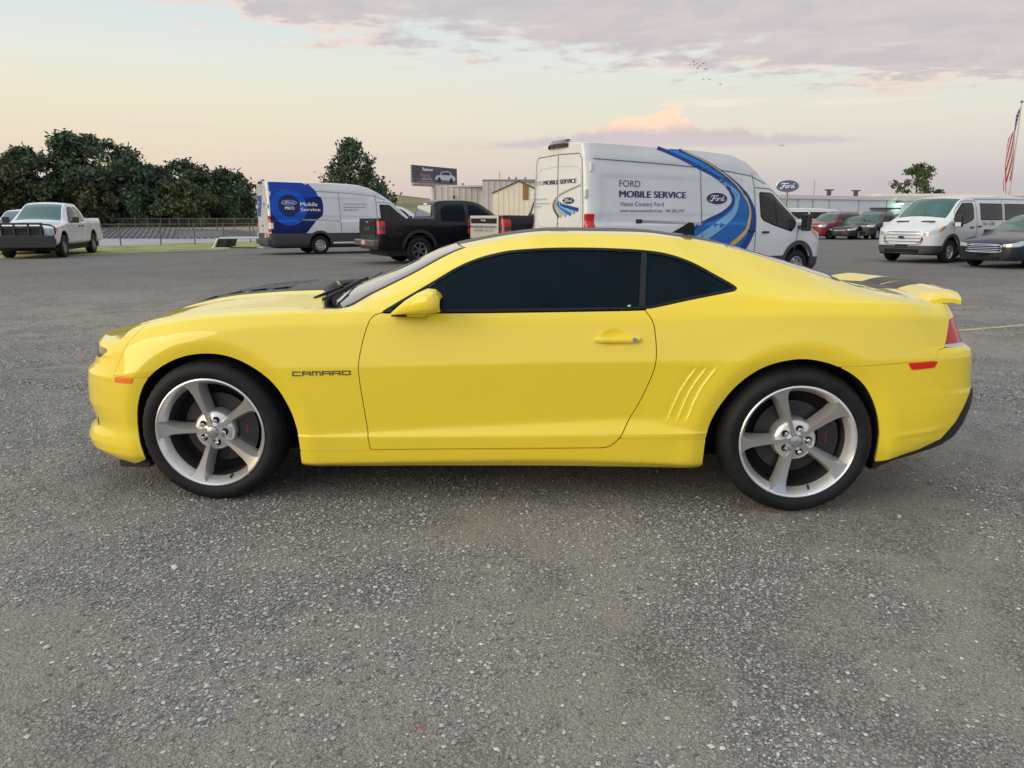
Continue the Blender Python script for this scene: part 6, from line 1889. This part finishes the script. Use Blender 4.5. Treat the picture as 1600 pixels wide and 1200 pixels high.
# blue oval sign on a post
t = thing('oval_sign', 'blue oval sign with white script above the long white building', 'sign', (27.2, 81.9, 0), R_(-22))
b = MB(); b.lathe([(0, -.16), (.93, -.16), (1.0, -.12), (1.0, .12), (.93, .16), (0, .16)], 40)
for v in b.bm.verts: v.co.x *= 1.22; v.co.z = v.co.z * .66 + 4.80
sg = b.build('sign_body', mat('sign_rim', (.55, .56, .58), .3, .6), t, True)
b = MB(); b.lathe([(0, -.175), (.90, -.175), (.92, -.16)], 40)
for v in b.bm.verts: v.co.x *= 1.22; v.co.z = v.co.z * .66 + 4.80
b.build('sign_face', mat('sign_blue', (.025, .06, .20), .3), sg)
script(lambda u, v: Vector((u * 1.1, -.19, 4.80 + v * .60)), white_print, sg)
b = MB(); b.tube([(0, 0, 0), (0, 0, 4.2)], .12, 8); b.build('post', steel, t)

# billboard
t = thing('billboard', 'dark roadside billboard showing a white SUV, on a post above the warehouse', 'billboard', (-21.0, 145.3, 0), math.atan2(12.2, 6.8))
t.location = (-20.9, 145.3, 0)
hw, z0, z1 = 7.0, 7.85, 11.0
MB().b2((-hw, -.02, z0), (hw, .35, z1), .02).build('panel', mat('board_dark', (.066, .070, .095), .5), t)
b = MB(); b.b2((-hw, -.045, z0), (hw, -.025, z0 + .9)); b.build('road_band', mat('board_grey', (.11, .105, .115), .5), t)
sv = [(-.2, .7), (-.1, 1.15), (.5, 1.55), (1.3, 1.62), (1.9, 2.35), (3.6, 2.55), (4.6, 2.42), (5.3, 1.75), (6.1, 1.55), (6.4, 1.2), (6.35, .75), (5.9, .62)]
b = MB(); b.poly([(6.9 - x - .3 if False else x - .2 + .2, -.05, z0 + .15 + z * .92) for x, z in sv][::-1], (0, -.01, 0))
pic = b.build('car_picture', mat('board_white', (.55, .60, .64), .5), t)
b = MB()
b.poly([(x, -.065, z0 + .15 + z * .92) for x, z in [(1.7, 1.7), (2.1, 2.2), (3.5, 2.38), (4.4, 2.28), (4.8, 1.75)]], (0, -.01, 0))
b.build('window_picture', mat('board_glass', (.03, .04, .05), .5), pic)
for cx in (1.1, 5.0):
    b = MB(); b.lathe([(0, 0), (.52, 0)], 20)
    for v in b.bm.verts: v.co.x += cx; v.co.z += z0 + .75; v.co.y -= .075
    b.build('wheel_picture', mat('board_tyre', (.02, .02, .022), .6), pic)
def board_text(s, x, z, h, m, width=None, bold=0):
    me = text_mesh(s, h / .72, .005, bold)
    xs_ = [v.co.x for v in me.vertices]; sc = width / (max(xs_) - min(xs_)) if width else 1
    for v in me.vertices: v.co = Vector((x + (v.co.x - min(xs_)) * sc, -.05 - v.co.z, z + v.co.y))
    link('lettering', me, m, t)
board_text('Explorer', -4.0, z1 - .85, .52, white_print, 3.3, .03)
board_text('Vance', -4.8, z0 + 1.05, .85, mat('board_red', (.42, .20, .22), .5), 3.2, .04)
board_text('COUNTRY FORD', -4.4, z0 + .62, .26, white_print, 3.2)
board_text('www.vancecountryford.net', -5.6, z0 + .22, .16, white_print, 4.6)
b = MB()
for x in np.linspace(-hw - .5, hw - 1.0, 12): b.tube([(x, -.1, z0 - .15), (x, -1.3, z0 - .35)], .05, 5)
b.b2((-hw - 1.3, -1.4, z0 - .45), (hw - 1.2, -.9, z0 - .32)); b.b2((-hw, -.1, z0 - .6), (hw - 1, .2, z0 - .05))
b.build('catwalk', mat('catwalk', (.42, .33, .28), .6), t)
b = MB()
for q in range(6): b.tube([(-hw - .5, -.1, z0 + q * .55), (-hw - .05, -.1, z0 + q * .55)], .05, 4)
b.tube([(-hw - .5, -.1, z0 - .4), (-hw - .5, -.1, z1)], .05, 4); b.build('ladder', mat('ladder_pale', (.6, .58, .56), .5), t)
b = MB(); b.tube([(-.3, .3, 0), (-.3, .3, z0 - .4)], .62, 14); b.build('post', mat('post_pale', (.55, .56, .6), .5), t)

# ------------------------------------------------------------------ flag
t = thing('flagpole', 'tall pale flagpole at the right edge of the lot', 'flagpole', (46.15, 73.9, 0))
b = MB(); b.tube([(0, 0, 0), (0, 0, 12.1)], [.10, .05], 10); b.build('pole', mat('pole_white', (.55, .53, .5), .4, .2), t)
bm = bmesh.new(); bmesh.ops.create_uvsphere(bm, u_segments=12, v_segments=8, radius=.13)
me = bpy.data.meshes.new('finial'); bm.to_mesh(me); bm.free(); link('finial', me, mat('finial_bronze', (.25, .2, .12), .35, .8), t, loc=(0, 0, 12.2))
fl = thing('flag', 'stars and stripes flag hanging limp from the flagpole', 'flag', (46.15, 73.9, 0))
def flag_pt(u, v):      # u along the fly, v down the hoist; hangs almost straight down with folds
    a = .10 + .09 * u
    drop = 2.9 * v * (1 - .25 * u) + 6.0 * u**1.05
    x = -.10 - .15 * u - .55 * math.sin(v * 7.5 + u * 3) * a * 2.2 - .62 * v * (1 - u) - .35 * u * v
    y = -.05 - .45 * math.sin(v * 9 + u * 4 + 1.1) * a * 1.6
    return Vector((x * .95, y, 11.75 - drop))
red_c, wht_c, blu_c = mat('flag_red', (.33, .03, .05), .8), mat('flag_white', (.62, .60, .58), .8), mat('flag_blue', (.03, .035, .10), .8)
for k in range(13):
    b = MB(); u0 = .40 if k < 7 else 0.0
    b.grid([[flag_pt(u0 + (1 - u0) * i / 24, (k + j / 2) / 13) for j in range(3)] for i in range(25)])
    b.build('stripe', red_c if k % 2 == 0 else wht_c, fl, True)
b = MB(); b.grid([[flag_pt(.40 * i / 12, 7 / 13 * j / 10) for j in range(11)] for i in range(13)]); cnt_ = b.build('canton', blu_c, fl, True)
b = MB()
for i in range(9):
    for j in range(11 if False else 6 if i % 2 == 0 else 5):
        u = .40 * (j * 2 + 1 + (i % 2)) / 12; v = 7 / 13 * (i + 1) / 10
        c = flag_pt(u, v); 
        pu = (flag_pt(u + .012, v) - c); pv_ = (flag_pt(u, v + .014) - c)
        n = pu.cross(pv_).normalized() * .02
        for sg_ in (-1, 1):
            vs = [b.bm.verts.new(c + n * sg_ + (pu.normalized() * math.cos(q) + pv_.normalized() * math.sin(q)) * (.085 if k2 % 2 == 0 else .035)) for k2, q in enumerate(np.linspace(0, 2 * math.pi, 11)[:-1])]
            b.bm.faces.new(vs)
st_ = b.build('star', wht_c, cnt_); st_['kind'] = 'stuff'

# ------------------------------------------------------------------ birds
def bird_mesh(s, flap):
    b = MB()
    b.tube([(-.5 * s, 0, 0), (-.2 * s, 0, .05 * s), (.25 * s, 0, .04 * s), (.5 * s, 0, 0)], [.02 * s, .11 * s, .10 * s, .02 * s], 6)
    for sg_ in (-1, 1):
        b.poly([(-.18 * s, sg_ * .05 * s, .05 * s), (.16 * s, sg_ * .05 * s, .05 * s), (.10 * s, sg_ * .5 * s, (.05 + flap) * s), (-.05 * s, sg_ * .95 * s, (.02 + flap * 1.2) * s), (-.16 * s, sg_ * .45 * s, (.04 + flap) * s)], (0, 0, .02 * s))
    return b.mesh('bird')
bird_m = mat('bird_dark', (.02, .02, .022), .8)
bm1, bm2 = bird_mesh(.34, .25), bird_mesh(.34, -.12)
BP = [(21.4, 113.9, 23.2), (21.9, 113.9, 23.5), (22.4, 113.8, 23.3), (22.5, 113.8, 22.6), (22.8, 113.7, 23.0), (23.3, 113.6, 23.2), (23.5, 113.6, 22.5), (23.7, 113.5, 22.4), (23.4, 113.6, 21.1), (24.2, 113.4, 21.0), (25.8, 113.1, 20.3), (22.1, 113.8, 23.1)]
for i, (x, y, z) in enumerate(BP):
    o = link('bird', bm1 if i % 2 else bm2, bird_m, loc=(x, y, z), rot=(rnd.uniform(-.3, .3), 0, rnd.uniform(0, 6)))
    tag(o, 'small dark bird flying in the loose flock high over the near service van', 'bird', 'birds of the flock over the van')
o = link('bird', bird_mesh(.36, .3), bird_m, loc=(27.7, 86.9, 9.4), rot=(0, 0, 1.2)); tag(o, 'lone dark bird low in the sky over the nose of the near service van', 'bird')

# ------------------------------------------------------------------ camper shell on the grass, utility truck beyond
t = thing('flatbed_trailer', 'low white flatbed trailer on the grass edge beside the far van', 'trailer', (-13.25, 31.6, 0), R_(8))
MB().b2((-.70, -.9, .44), (1.15, .9, .52), .015).build('deck', white_paint, t)
b = MB(); b.poly([(-.90, -.88, .05), (-.42, -.88, .05), (-.30, -.88, .44), (-.72, -.88, .44)], (0, 1.7, 0)); bx_ = b.build('box', black_plastic, t)
b = MB(); b.tube([(-1.0, -.9, .0), (-.74, -.9, .47)], .045, 6); b.tube([(-1.0, -.9, .02), (-.25, -.9, .02)], .03, 6); b.build('box_frame', white_paint, bx_)
b = MB(); b.tube([(1.10, -.5, .0), (1.10, -.5, .46)], .06, 8); b.tube([(1.10, .5, .0), (1.10, .5, .46)], .06, 8); b.box((1.1, -.5, .03), (.3, .3, .05)); b.build('jack_stand', white_paint, t)

# white panel van parked before the white building, only its roof and flank show
tv4, A4, _r, _p = service_van('white low-roof van parked side-on behind the red SUV', (25.6, 58.6, 0), R_(188.0), 5.98, VAN_LO, .60, None, -1, passenger=True)
